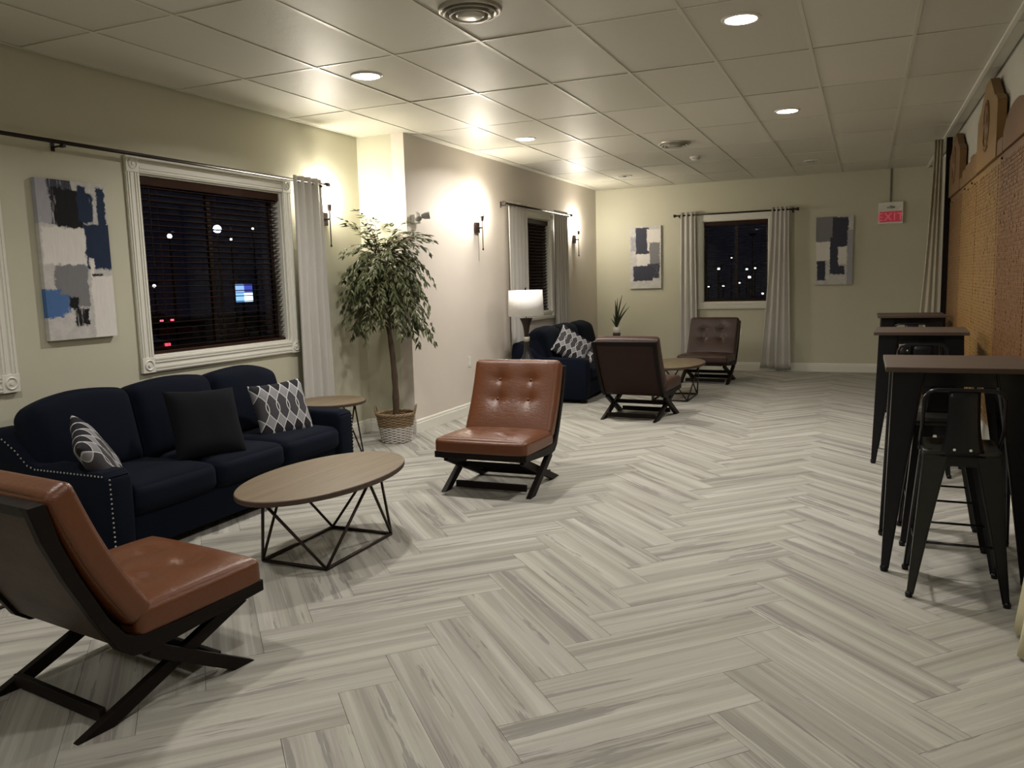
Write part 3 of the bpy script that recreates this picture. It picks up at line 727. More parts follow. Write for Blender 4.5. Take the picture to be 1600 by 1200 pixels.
# ------------------------------------------------------------------ sofas
def make_sofa(label, loc, rotz, nails=True):
    t = thing('sofa', label, 'sofa', loc, rotz, 'navy fabric three seat sofas')
    L = 2.25; aw = .17
    for s in (-1, 1):
        prof = [(-.485, .045), (-.497, .30), (-.497, .50), (-.480, .535), (-.44, .548), (.05, .556), (.11, .575), (.20, .655), (.30, .715), (.42, .745), (.47, .72), (.485, .60), (.485, .045)]
        b_ = B(); prism(b_, prof, s * L / 2, s * (L / 2 - aw), 0, .022); a = obj('arm', b_, NAVY, t, True)
        if nails:
            b_ = B(); path = [(-.470, .530), (.05, .535), (.11, .553), (.20, .632), (.30, .692), (.42, .72)]
            pts = []
            for p, q in zip(path, path[1:]):
                n = max(1, int(math.hypot(q[0] - p[0], q[1] - p[1]) / .026))
                for k in range(n): pts.append((p[0] + (q[0] - p[0]) * k / n, p[1] + (q[1] - p[1]) * k / n))
            for y, z in pts:
                r = bmesh.ops.create_icosphere(b_, subdivisions=1, radius=.0062)
                for v in r['verts']: v.co = Vector((v.co.x * .7, v.co.y, v.co.z)) + Vector((s * (L / 2 + .001), y, z))
            tag(obj('nailhead_trim', b_, CHROME, a), kind='stuff')
            b_ = B()
            for k in range(17):
                r = bmesh.ops.create_icosphere(b_, subdivisions=1, radius=.0062)
                for v in r['verts']: v.co = v.co + Vector((s * (L / 2 - .022), -.497, .095 + .026 * k))
            tag(obj('nailhead_trim', b_, CHROME, a), kind='stuff')
    iw = L - 2 * aw
    b_ = B(); cushion(b_, (iw - .002, .90, .22), .02, (0, .004, 0), 14, Matrix.Translation((0, .005, .165))); obj('base', b_, NAVY, t, True)
    b_ = B(); box(b_, (-iw / 2 + .001, .27, .27), (iw / 2 - .001, .485, .74), bev=.04); obj('back_frame', b_, NAVY, t, True)
    cw = iw / 3
    for k in (-1, 0, 1):
        x = k * cw; cb = .688; xb = k * cb - .045
        b_ = B(); cushion(b_, (cw - .006, .66, .165), .05, (.004, .02, .028), 20, Matrix.Translation((x, -.165, .352))); obj('seat_cushion', b_, NAVY, t, True)
        def dome(p, k=k):
            e = p.x / (.344); v = (p.z + .26) / .52
            p.z += max(0, v) * (.035 * (1 - e * e)); 
            if k: p.z -= max(0, v) * .045 * max(0, e * k) ** 2
            return p
        b_ = B(); M = Matrix.Translation((xb, .165, .640)) @ Matrix.Rotation(math.radians(-13), 4, 'X')
        cushion(b_, (cb + .004, .21, .50), .07, (.0, .045, .0), 22, M, fn=dome); obj('back_cushion', b_, NAVY, t, True)
    for sx in (-1, 1):
        for y in (-.43, .43):
            b_ = B(); box(b_, (sx * 1.03 - .035, y - .035, 0), (sx * 1.03 + .035, y + .035, .05)); obj('foot', b_, FRAMEW, t)
    return t
make_sofa('navy sofa with nailhead trim under the large left window', (-4.135, 4.055, 0), PI / 2)
make_sofa('dark navy sofa partly hidden in the far left, behind the lamp table', (-3.54, 10.28, 0), PI / 2, nails=False)

# ------------------------------------------------------------------ pillows
def pattern_mat(name, sx=6.2, per=.42):
    t = NT(name); co = t.coord('UV'); x, y, _ = t.sep(co)
    sn = t.math('SINE', t.math('MULTIPLY', y, 2 * PI / per))
    a = t.math('MULTIPLY', sn, .62)
    X = t.math('MULTIPLY', x, sx / .5)
    p = t.math('ADD', X, a); q = t.math('SUBTRACT', X, a)
    def line(v):
        f = t.math('ABSOLUTE', t.math('SUBTRACT', t.math('FRACT', v), .5)); return t.math('GREATER_THAN', f, .458)
    ln = t.math('MAXIMUM', line(p), line(q))
    cp = t.math('FLOOR', p); cq = t.math('FLOOR', q)
    par = t.math('MODULO', t.math('ABSOLUTE', t.math('ADD', cp, cq)), 2.0); mod3 = t.math('MODULO', t.math('ABSOLUTE', t.math('ADD', t.math('MULTIPLY', cp, 2), cq)), 3.0)
    c = t.mix(t.math('GREATER_THAN', mod3, .5), (.22, .22, .235, 1), (.018, .017, .022, 1))
    c = t.mix(t.math('GREATER_THAN', mod3, 1.5), c, (.055, .052, .060, 1))
    t.base(t.mix(ln, c, (.50, .50, .49, 1))); t.set(rough=.9, spec=.2); t.bump(t.noise(t.coord(), 500, 2).outputs[0], .2, .002); return t.m
PAT = pattern_mat('ogee_pattern')
def pillow(label, size, th, M, mat, group=None):
    t = B(); n = 26; V = {}
    l = None
    for s in (-1, 1):
        for i in range(n + 1):
            for j in range(n + 1):
                a, b = math.sin((-1 + 2 * i / n) * PI / 2), math.sin((-1 + 2 * j / n) * PI / 2)
                edge = i in (0, n) or j in (0, n)
                if edge and (0, i, j) in V: V[(s, i, j)] = V[(0, i, j)]; continue
                x = size / 2 * a * (1 - .07 * (1 - b * b)); y = size / 2 * b * (1 - .07 * (1 - a * a))
                z = s * th / 2 * ((1 - a ** 4) * (1 - b ** 4)) ** .55 + .006 * noise.noise(Vector((a * 2, b * 2, s * 3)))
                v = t.verts.new((x, y, z)); V[(s, i, j)] = v
                if edge: V[(0, i, j)] = v
    for s in (-1, 1):
        for i in range(n):
            for j in range(n):
                q = [V[(s, i, j)], V[(s, i + 1, j)], V[(s, i + 1, j + 1)], V[(s, i, j + 1)]]
                t.faces.new(q if s > 0 else q[::-1])
    uv_by(t, lambda c, nn: (c.x + .5, c.y + .5))
    o = obj('throw_pillow', t, mat, None, True); o.matrix_world = M
    tag(o, label, 'pillow', group); return o
def frameM(pos, nrm, upv, roll=0):
    n = Vector(nrm).normalized(); u = Vector(upv); u = (u - n * u.dot(n)).normalized(); x = u.cross(n)
    M = Matrix(((x.x, u.x, n.x, pos[0]), (x.y, u.y, n.y, pos[1]), (x.z, u.z, n.z, pos[2]), (0, 0, 0, 1)))
    return M @ Matrix.Rotation(roll, 4, 'Z')
g = 'patterned throw pillows'
pillow('black and white lattice pillow at the far end of the near sofa', .44, .13, frameM((-3.92, 4.69, .60), (.9, -.34, .34), (0, 0, 1), math.radians(3)), PAT, g)
pillow('solid black pillow in the middle of the near sofa', .47, .16, frameM((-3.86, 3.88, .645), (.85, -.30, .42), (0, 0, 1), math.radians(-3)), BLACKF)
pillow('lattice pillow half hidden behind the near sofa arm', .42, .13, frameM((-3.90, 3.105, .585), (.62, .62, .48), (0, 0, 1), math.radians(20)), PAT, g)
pillow('lattice pillow standing tilted on the far sofa arm end', .46, .13, frameM((-3.36, 9.56, .66), (.62, -.50, .5), (0, .2, 1), math.radians(-32)), PAT, g)
pillow('lattice pillow lying flat on the far sofa seat, beside the tilted one', .44, .12, frameM((-3.13, 9.84, .55), (.45, -.35, .75), (0, .6, 1), math.radians(12)), PAT, g)

# ------------------------------------------------------------------ tables
def coffee(label, loc, rotz=0):
    t = thing('coffee_table', label, 'table', loc, rotz, 'oval wooden coffee tables on wire bases')
    b_ = B(); prof = [(0, .409), (.985, .409), (.995, .412), (1, .418), (1, .434), (.995, .438), (.985, .440), (0, .440)]
    lathe(b_, [(r, z) for r, z in prof], n=72, sx=.36, sy=.625)
    for f in b_.faces: f.material_index = 1 if abs(f.calc_center_median().z - .425) < .012 and f.calc_area() < .01 and abs(f.normal.z) < .9 else 0
    b_.normal_update()
    for f in b_.faces: f.material_index = 0 if abs(f.normal.z) > .9 else 1
    o = obj('tabletop', b_, [TABLEW, TABLEE], t)
    r = .0085; z = .010; a, b2 = .213, .32
    cs = [(-a, -b2, z), (a, -b2, z), (a, b2, z), (-a, b2, z)]
    for p, q in zip(cs, cs[1:] + cs[:1]):
        b_ = B(); tube(b_, [p, q], .010, 8); obj('base_bar', b_, BRONZE, t, True)
    tops = {'N': (0, -.53, .410), 'R': (.29, 0, .410), 'F': (0, .53, .410), 'L': (-.29, 0, .410)}
    for c, ks in zip(cs, ('NL', 'NR', 'RF', 'FL')):
        for k in ks:
            b_ = B(); tube(b_, [c, tops[k]], r, 8); obj('rod', b_, BRONZE, t, True)
    return t
c1 = coffee('large oval light wood coffee table in front of the near sofa', (-2.79, 3.675, 0), 0)
copy_tree(c1, 'oval coffee table between the two dark chairs at the back', (-2.14, 9.93, 0), 0)
def endtable(label, loc, rotz=0):
    t = thing('end_table', label, 'table', loc, rotz, 'round wooden end tables with thin metal legs')
    b_ = B(); lathe(b_, [(0, .522), (.294, .522), (.299, .526), (.300, .532), (.300, .542), (.297, .547), (.29, .549), (0, .549)], n=56); b_.normal_update()
    for f in b_.faces: f.material_index = 0 if abs(f.normal.z) > .9 else 1
    obj('tabletop', b_, [TABLEW, TABLEE], t)
    a = .20; cs = [(-a, -a, .009), (a, -a, .009), (a, a, .009), (-a, a, .009)]
    for p, q in zip(cs, cs[1:] + cs[:1]):
        b_ = B(); tube(b_, [p, q], .008, 8); obj('base_bar', b_, BRONZE, t, True)
    tp = [(0, -.22, .523), (.22, 0, .523), (0, .22, .523), (-.22, 0, .523)]
    for i, c in enumerate(cs):
        for k in (i, (i - 1) % 4):
            b_ = B(); tube(b_, [c, tp[k]], .007, 8); obj('rod', b_, BRONZE, t, True)
    return t
e1 = endtable('round end table between the near sofa and the potted tree', (-4.09, 5.50, 0), math.radians(12))
copy_tree(e1, 'end table at far left edge, mostly hidden behind the near chair back', (-3.97, 2.45, 0), 0)
copy_tree(e1, 'round end table carrying the white table lamp', (-3.73, 8.78, 0), 0)
copy_tree(e1, 'round end table in the far corner carrying the small plant', (-3.62, 12.2, 0), 0)

# lamp
t = thing('table_lamp', 'table lamp with white drum shade and dark hourglass base', 'lamp', (-3.66, 8.80, .5495))
b_ = B(); lathe(b_, [(0, 0), (.088, 0), (.090, .008), (.085, .020), (.060, .055), (.042, .11), (.033, .17), (.029, .225), (.026, .235)], n=36); obj('lower_base', b_, STOOLG, t, True)
b_ = B(); lathe(b_, [(.028, .235), (.036, .238), (.036, .290), (.028, .293)], n=28); obj('silver_band', b_, CHROME, t, True)
b_ = B(); lathe(b_, [(.026, .291), (.030, .34), (.038, .40), (.052, .455), (.074, .505), (.078, .515), (.0, .518)], n=36); obj('upper_base', b_, BRONZE, t, True)
b_ = B(); tube(b_, [(0, 0, .515), (0, 0, .845)], .006, 8); lathe(b_, [(0, .875), (.010, .87), (.013, .86), (.008, .845), (0, .845)], n=14); obj('finial', b_, BRONZE, t, True)
b_ = B(); lathe(b_, [(.208, .540), (.212, .540), (.200, .842), (.196, .842), (.208, .540)], n=56); obj('lamp_shade', b_, SHADE, t, True)
b_ = B()
for k in range(3): tube(b_, [(0, 0, .838), (.197 * math.cos(k * 2.094), .197 * math.sin(k * 2.094), .838)], .0025, 6)
obj('spider', b_, BRONZE, t)

# snake plant in pot
t = thing('potted_plant', 'small spiky plant in white and wood pot in far corner', 'plant', (-3.56, 12.25, .5495))
b_ = B(); lathe(b_, [(0, 0), (.058, 0), (.060, .005), (.060, .105)], n=28); obj('pot_base', b_, wood('pot_wood', (.12, .07, .05), (.08, .05, .035)), t, True)
b_ = B(); lathe(b_, [(.060, .105), (.061, .106), (.062, .195), (.056, .195), (.055, .17), (0, .17)], n=28); obj('pot', b_, WHITEP, t, True)
GP = simple('plant_green', (.022, .035, .014), .5, var=.4, scale=8)
for k, (dx, dy, hh) in enumerate(((.09, .02, .52), (-.02, .01, .44), (.16, .0, .40), (-.06, .03, .22), (.03, -.03, .48), (.20, .03, .34), (-.09, -.02, .16), (.0, .02, .30))):
    b_ = B(); V = []
    for i in range(10):
        s = i / 9; wd = .016 * math.sin(PI * min(.98, s * .8 + .2)) + .002
        p = Vector((dx * s ** 1.6, dy * s, .17 + hh * s)); n = Vector((1, 0, 0)) if k % 2 else Vector((.5, .8, 0)).normalized()
        V.append((b_.verts.new(p - n * wd), b_.verts.new(p + n.cross(Vector((0, 0, 1))) * .004), b_.verts.new(p + n * wd), b_.verts.new(p - n.cross(Vector((0, 0, 1))) * .002)))
    for A, D in zip(V, V[1:]):
        for i in range(4): b_.faces.new((A[i], A[(i + 1) % 4], D[(i + 1) % 4], D[i]))
    obj('leaf', b_, GP, t, True)

# ------------------------------------------------------------------ tree in basket
t = thing('potted_tree', 'tall leafy artificial tree in a wicker basket by the wall corner', 'tree', (-4.10, 6.53, 0))
BARK = wood('bark', (.095, .062, .035), (.045, .030, .018), .85, (9, 9, 2), 4, .5)
tr = []
for i in range(16):
    s = i / 15; tr.append(Vector((-.0 + .018 * math.sin(s * 5) - .055 * s, .02 * math.sin(s * 4), .12 + 1.52 * s)))
b_ = B(); tube(b_, tr, .03, 12, radii=[.034 - .017 * (i / 15) + .003 * math.sin(i * 2.7) for i in range(16)]); obj('trunk', b_, BARK, t, True)
LEAF = NT('tree_leaf'); oi = LEAF.noise(LEAF.coord(), 9, 2).outputs[0]
LEAF.base(LEAF.mix(oi, (.040, .052, .017, 1), (.135, .15, .062, 1))); LEAF.set(rough=.5); LEAF = LEAF.m
rnd = random.Random(11); bl = B(); bb = B()
def leaf(bm, p, d, ln, wd):
    d = d.normalized(); s = d.cross(Vector((rnd.uniform(-.4, .4), rnd.uniform(-.4, .4), 1)))
    if s.length < .1: s = Vector((1, 0, 0))
    s.normalize(); n = s.cross(d)
    if n.z < 0: n = -n
    a = bm.verts.new(p); m1 = bm.verts.new(p + d * ln * .42 + s * wd - n * .003); m2 = bm.verts.new(p + d * ln * .42 - s * wd - n * .003); c = bm.verts.new(p + d * ln * .42 + n * .004); e = bm.verts.new(p + d * ln - n * ln * .12)
    bm.faces.new((a, m1, c)); bm.faces.new((a, c, m2)); bm.faces.new((m1, e, c)); bm.faces.new((c, e, m2))
nb = 0
def twig(p, d, length, droop, r0):
    pts = [p.copy()]; q = p.copy(); dd = d.normalized(); n = 9
    for i in range(n):
        dd = (dd + Vector((rnd.uniform(-.08, .08), rnd.uniform(-.08, .08), -droop))).normalized()
        q = q + dd * length / n
        q.y = min(q.y, .32); q.x = max(q.x, -.46)
        pts.append(q.copy())
        if i >= 2:
            sd = dd.cross(Vector((0, 0, 1)));
            if sd.length < .1: sd = Vector((1, 0, 0))
            sd.normalize()
            for s in (-1, 1):
                ld = dd * .75 + sd * s * rnd.uniform(.4, .9) + Vector((0, 0, rnd.uniform(-.55, .1)))
                lp = q + dd * rnd.uniform(-.02, .02); 
                leaf(bl, lp, ld, rnd.uniform(.062, .095), rnd.uniform(.012, .017))
    leaf(bl, pts[-1], dd, .075, .012)
    tube(bb, pts, r0, 4, radii=[r0 * (1 - .75 * i / n) for i in range(n + 1)])
    return pts
for i in range(135):
    h = rnd.uniform(0, 1) ** .85; z = 1.28 + .63 * h
    k = min(15, max(0, int((z - .12) / 1.52 * 15))); base_ = tr[k].copy() if z < 1.64 else tr[-1].copy() + Vector((rnd.uniform(-.03, .03), rnd.uniform(-.03, .03), 0)); base_.z = z if z < 1.64 else min(z, 1.70)
    az = rnd.uniform(0, 2 * PI)
    el = rnd.uniform(.15, 1.0) + (.35 if z > 1.7 else 0)
    ln = rnd.uniform(.34, .56) * (1 - .15 * abs(h - .4))
    ln *= 1 + .34 * max(0, math.cos(az)) * (1 - .3 * h)
    d = Vector((math.cos(az) * math.cos(el), math.sin(az) * math.cos(el), math.sin(el)))
    pts = twig(base_, d, ln, rnd.uniform(.17, .30), .004)
    if rnd.random() < .7: twig(pts[3], (pts[4] - pts[3]).normalized() + Vector((rnd.uniform(-.8, .8), rnd.uniform(-.8, .8), rnd.uniform(-.2, .3))), ln * .6, .26, .0025)
for k in range(17):   # the taller sprays at the top
    az = k * .8; twig(tr[-1] + Vector((0, 0, .04)), Vector((math.cos(az) * .5 + .12, math.sin(az) * .4, 1.1)), rnd.uniform(.42, .66), .16, .004)
obj('branches', bb, BARK, t, True); tag(obj('foliage', bl, LEAF, t), kind='stuff')
def basket():
    bk = t2 = t
    WK = wood('wicker_natural', (.30, .21, .12), (.19, .13, .07), .8, (2, 2, 20), 6, .4); WW = wood('wicker_white', (.66, .62, .58), (.50, .47, .44), .8, (2, 2, 20), 6, .4)
    def R(z): return .135 + .045 * (z / .27)
    for nm, z0, z1, mt in (('white_weave', .010, .150, WW), ('natural_weave', .160, .262, WK)):
        b_ = B(); rows = int((z1 - z0) / .0125)
        for i in range(rows + 1):
            z = z0 + (z1 - z0) * i / rows
            pts = [((R(z) + .0045 * math.cos(11 * th + PI * (i % 2))) * math.cos(th), (R(z) + .0045 * math.cos(11 * th + PI * (i % 2))) * math.sin(th), z) for th in [2 * PI * q / 66 for q in range(66)]]
            tube(b_, pts, .0066, 5, closed=True)
        tag(obj(nm, b_, mt, t, True), kind='stuff')
    b_ = B()
    for k in range(22):
        th = 2 * PI * k / 22; tube(b_, [(R(0) * math.cos(th), R(0) * math.sin(th), .005), (R(.27) * math.cos(th), R(.27) * math.sin(th), .275)], .004, 5)
    obj('stakes', b_, WK, t, True)
    for ph in (0, 2.1, 4.2):
        b_ = B(); pts = [((R(.27) + .009 * math.cos(9 * th + ph)) * math.cos(th), (R(.27) + .009 * math.cos(9 * th + ph)) * math.sin(th), .274 + .009 * math.sin(9 * th + ph)) for th in [2 * PI * q / 90 for q in range(90)]]
        tube(b_, pts, .0075, 6, closed=True); obj('braided_rim', b_, WK, t, True)
    for s in (-1, 1):
        for e in (0, .006):
            b_ = B(); pts = []
            for i in range(15):
                a = PI * i / 14; pts.append(Vector((s * .178 + s * .02 * math.sin(a) + e, -.045 * math.cos(a) , .262 + .085 * math.sin(a) + e)))
            rz = Matrix.Rotation(math.radians(24), 3, 'Z'); tube(b_, [rz @ p for p in pts], .0065, 6); obj('handle', b_, WK, t, True)
    b_ = B(); lathe(b_, [(0, .006), (.128, .006), (.132, .015), (.165, .235), (0, .240)], n=30); obj('filler', b_, simple('moss', (.12, .08, .045), .95, var=.4, scale=60, bump=.6, bscale=80), t)
basket()

# ------------------------------------------------------------------ bar tables and stools
def taper_leg(bm, top, bot, wt, wb, cx):
    """folded-sheet leg: wide L-section at top tapering to a small foot; cx = (sx, sy) outward corner"""
    sx, sy = cx; top, bot = Vector(top), Vector(bot)
    def ring(p, wd):
        th = wd * .16
        return [p, p + Vector((-sx * wd * .92, 0, 0)), p + Vector((-sx * wd, -sy * wd * .22, 0)), p + Vector((-sx * wd * .62, -sy * wd * .36, 0)), p + Vector((-sx * wd * .36, -sy * wd * .62, 0)), p + Vector((-sx * wd * .22, -sy * wd, 0)), p + Vector((0, -sy * wd * .92, 0))]
    R0 = []
    for s in (0, .12, .5, 1):
        p = top.lerp(bot, s); R0.append([bm.verts.new(q) for q in ring(p, wt + (wb - wt) * s ** .85)])
    for A, D in zip(R0, R0[1:]):
        for i in range(7): bm.faces.new((A[i], A[(i + 1) % 7], D[(i + 1) % 7], D[i]))
    bm.faces.new(R0[0]); bm.faces.new(R0[-1]); bmesh.ops.recalc_face_normals(bm, faces=bm.faces[:])
    es = [e for e in bm.edges if abs((e.verts[0].co - e.verts[1].co).normalized().z) > .6 and e.is_manifold and e.calc_face_angle(0) > .6]
    bmesh.ops.bevel(bm, geom=es, offset=.005, segments=2, affect='EDGES')
def bartable(label, loc, rotz=0):
    t = thing('bar_table', label, 'table', loc, rotz, 'tall square bar tables with wood tops')
    h = .322
    b_ = B(); box(b_, (-h, -h, 1.005), (h, h, 1.03), bev=.003); obj('tabletop', b_, BARW, t)
    b_ = B(); a = .272
    for s in (-1, 1):
        box(b_, (-a, s * a - .003, .935), (a, s * a + .003, 1.0045)); box(b_, (s * a - .003, -a + .003, .935), (s * a + .003, a - .003, 1.0045))
    obj('apron', b_, STOOLM, t)
    for sx in (-1, 1):
        for sy in (-1, 1):
            b_ = B(); taper_leg(b_, (sx * .288, sy * .288, 1.004), (sx * .318, sy * .318, .018), .150, .038, (sx, sy)); lg = obj('leg', b_, STOOLM, t)
            b_ = B(); p = Vector((sx * .302, sy * .302, 0)); tube(b_, [p, p + Vector((0, 0, .02)), p + Vector((-sx * .001, -sy * .001, .03))], .019, 12, radii=[.018, .021, .017]); obj('foot_cap', b_, STOOLM, lg, True)
    # diagonal cross brace under the top
    b_ = B()
    tube(b_, [(-.27, -.27, .945), (.27, .27, .945)], .006, 6); tube(b_, [(-.27, .27, .957), (.27, -.27, .957)], .006, 6); obj('cross_brace', b_, STOOLM, t)
    return t
T1 = bartable('nearest tall bar table with brown wood top at right', (.425, 4.60, 0), math.radians(0))
copy_tree(T1, 'second tall bar table back along the wooden board', (.41, 7.08, 0), math.radians(-3))
copy_tree(T1, 'farthest tall bar table beside the beige curtain', (.455, 9.62, 0), math.radians(0))
def stool(label, loc, rotz=0):
    t = thing('bar_stool', label, 'stool', loc, rotz, 'black metal bar stools with low backs')
    # back of the stool at -y, sitter faces +y
    zs = .69
    b_ = B(); cushion(b_, (.315, .315, .028), .013, (0, 0, 0), 12, Matrix.Translation((0, 0, zs - .014)), fn=lambda p: Vector((p.x, p.y, p.z - .006 * (1 - (p.x / .16) ** 2) * (1 - (p.y / .16) ** 2) if p.z > 0 else p.z))); obj('seat', b_, STOOLG, t, True)
    b_ = B()
    for s in (-1, 1):
        box(b_, (-.145, s * .147 - .002, zs - .075), (.145, s * .147 + .002, zs - .02)); box(b_, (s * .147 - .002, -.145, zs - .075), (s * .147 + .002, .145, zs - .02))
    obj('apron', b_, STOOLM, t)
    for sx in (-1, 1):
        for sy in (-1, 1):
            b_ = B(); taper_leg(b_, (sx * .150, sy * .150, zs - .016), (sx * .205, sy * .200, .016), .108, .030, (sx, sy)); lg = obj('leg', b_, STOOLG if (sy < 0 and sx < 0) else STOOLM, t)
            b_ = B(); p = Vector((sx * .195, sy * .190, 0)); tube(b_, [p, p + Vector((0, 0, .018)), p + Vector((0, 0, .026))], .016, 12, radii=[.015, .017, .013]); obj('foot_cap', b_, STOOLM, lg, True)
    for z, k in ((.26, .182), (.235, .184)):
        for s in (-1, 1):
            b_ = B()
            if z > .25: tube(b_, [(-k, s * (k - .012), z), (k, s * (k - .012), z)], .006, 8)
            else: tube(b_, [(s * (k - .010), -k + .004, z), (s * (k - .010), k - .004, z)], .006, 8)
            obj('footrest', b_, STOOLM, t, True)
    # back: bent tube frame + riveted centre plate
    b_ = B(); x = .163; pts = [(-x, .02, zs - .03), (-x, -.04, zs + .02), (-x + .002, -.135, zs + .10), (-x + .004, -.152, zs + .20)]
    for k in range(7):
        a = PI / 2 * k / 6; pts.append((-x + .004 + .055 * (1 - math.cos(a)), -.154, zs + .215 + .055 * math.sin(a)))
    pts += [(-p[0], p[1], p[2]) for p in reversed(pts)]
    tube(b_, pts, .0085, 8); obj('back_frame', b_, STOOLM, t, True)
    b_ = B(); z0, z1 = zs - .030, zs + .270; V = []
    for i in range(9):
        s = i / 8; z = z0 + (z1 - z0) * s; wd = .062 + .010 * (1 - s) ** 3 * 3; 
        V.append([b_.verts.new((wd * (j / 4 - 1), -.158 - .010 * math.sin(PI * s) + .004 * ((j / 4 - 1) ** 2), z)) for j in range(9)])
    for A, D in zip(V, V[1:]):
        for j in range(8): b_.faces.new((A[j], A[j + 1], D[j + 1], D[j]))
    pl = obj('back_plate', b_, STOOLM, t, True); md = pl.modifiers.new('s', 'SOLIDIFY'); md.thickness = .003
    for s in (-.032, .032):
        b_ = B(); r = bmesh.ops.create_icosphere(b_, subdivisions=2, radius=.0068); bmesh.ops.translate(b_, vec=(s, -.168, zs + .004), verts=b_.verts[:]); obj('rivet', b_, TRIM, pl, True)
    return t
S1 = stool('nearest black bar stool with white rivets, back turned to camera', (.415, 4.165, 0), 0)
copy_tree(S1, 'bar stool on the far side of the nearest bar table', (.415, 4.93, 0), PI)
copy_tree(S1, 'bar stool on the camera side of the second bar table', (.40, 6.62, 0), math.radians(-2))
copy_tree(S1, 'bar stool on the far side of the second bar table', (.43, 7.46, 0), PI)
copy_tree(S1, 'bar stool on the camera side of the farthest bar table', (.44, 9.16, 0), 0)

# ------------------------------------------------------------------ wooden plaque board on the right wall
def board_mat(name, c1, c2):
    t = NT(name); co = t.coord(); n1 = t.noise(t.mapping(co, (6, 3, .6)), 2.5, 5, .6, .5).outputs[0]; n2 = t.noise(t.mapping(co, (20, 40, 2)), 3, 4).outputs[0]
    t.base(t.mix(t.math('ADD', t.math('MULTIPLY', n1, .7), t.math('MULTIPLY', n2, .3)), (*c1, 1), (*c2, 1))); t.set(rough=.38); t.bump(n2, .1, .002); return t.m
BW = [board_mat('board_wood_honey', (.200, .105, .028), (.27, .155, .047)), board_mat('board_wood_amber', (.140, .068, .021), (.20, .102, .034)), board_mat('board_wood_red', (.120, .051, .016), (.165, .076, .026))]
TG = [board_mat('tag_wood_honey', (.235, .13, .036), (.31, .185, .058)), board_mat('tag_wood_amber', (.175, .088, .028), (.24, .128, .043)), board_mat('tag_wood_red', (.150, .066, .021), (.20, .094, .031))]
bd = thing('plaque_board', 'honey wood plaque board with carved crests along the right wall', 'board')
XB0, XB1 = .838, .884
segs = [(10.20, 9.0), (9.0, 7.8), (7.8, 6.6), (6.6, 5.4), (5.4, 4.2), (4.2, 3.0)]
zt, zb = 2.262, .36
for k, (y1, y0) in enumerate(segs):
    m = k % 3 if k < 3 else (2, 1, 0)[k % 3]
    m = (1, 0, 0, 2, 2, 1)[k]
    b_ = B(); box(b_, (XB0, y0 + .001, zb), (XB1, y1 - .001, zt)); p = obj('panel', b_, BW[m], bd)
    b_ = B(); rr = random.Random(k); rows = 68; cols = 17
    for i in range(rows):
        z = zb + .04 + (zt - zb - .10) * i / (rows - 1)
        for j in range(cols):
            y = y0 + .035 + (y1 - y0 - .07) * (j + .5) / cols; hw = (y1 - y0 - .07) / cols / 2 - .004
            if rr.random() < .012: continue
            d = rr.uniform(.003, .006); dz = rr.uniform(-.001, .001)
            lo = (XB0 - d, y - hw, z - .009 + dz); hi = (XB0 + .001, y + hw, z + .009 + dz)
            v = [b_.verts.new(q) for q in ((lo[0], lo[1], lo[2]), (lo[0], hi[1], lo[2]), (lo[0], hi[1], hi[2]), (lo[0], lo[1], hi[2]), (hi[0], lo[1], lo[2]), (hi[0], hi[1], lo[2]), (hi[0], hi[1], hi[2]), (hi[0], lo[1], hi[2]))]
            for f in ((0, 3, 2, 1), (0, 1, 5, 4), (1, 2, 6, 5), (2, 3, 7, 6), (3, 0, 4, 7)): b_.faces.new([v[q] for q in f])
            # engraved mark strip
            e = [b_.verts.new((lo[0] - .0004, y + hw * a, z + c_)) for a, c_ in ((-.7, -.003), (-.7, .003), (rr.uniform(.2, .75), .003), (rr.uniform(.2, .75), -.003))]
            f = b_.faces.new(e); f.material_index = 1
    bmesh.ops.recalc_face_normals(b_, faces=b_.faces[:])
    tag(obj('name_tags', b_, [TG[m], simple('engraving_%d' % k, (.11, .05, .022), .6)], p), kind='stuff')
# crenellated top rail, in pieces
def crest(y, top, hw, mat, poly=None, emblem=True):
    z0 = zt + .003
    poly = poly or [(-hw, z0), (hw, z0), (hw, 2.66), (hw * .86, 2.70), (hw * .70, 2.72), (.11, top), (-.11, top), (-hw * .70, 2.72), (-hw * .86, 2.70), (-hw, 2.66)]
    b_ = B(); prism(b_, [(y + a, z) for a, z in poly], .815, .875, 0, .003); c = obj('crest', b_, mat, bd)
    if emblem:
        b_ = B(); n = 30
        tube(b_, [(.813, y + .15 * math.cos(q), 2.57 + .17 * math.sin(q)) for q in [2 * PI * i / n for i in range(n)]], .009, 6, closed=True)
        r = bmesh.ops.create_icosphere(b_, subdivisions=2, radius=1)
        for v in r['verts']: v.co = Vector((v.co.x * .012 + .815, y + v.co.y * .055, 2.56 + v.co.z * .11))
        r = bmesh.ops.create_icosphere(b_, subdivisions=2, radius=1)
        for v in r['verts']: v.co = Vector((v.co.x * .010 + .815, y + v.co.y * .035, 2.69 + v.co.z * .035))
        for s in (-1, 1): tube(b_, [(.812, y + s * .05, 2.60), (.812, y + s * .10, 2.55), (.812, y + s * .11, 2.46)], .008, 6)
        tube(b_, [(.812, y - .10, 2.40), (.812, y, 2.375), (.812, y + .10, 2.40)], .007, 6)
        obj('carved_emblem', b_, BW[1], c, True)
crest(9.66, 2.86, .52, BW[1]); crest(7.22, 2.885, .54, BW[0]); crest(4.78, 2.885, .54, BW[2])
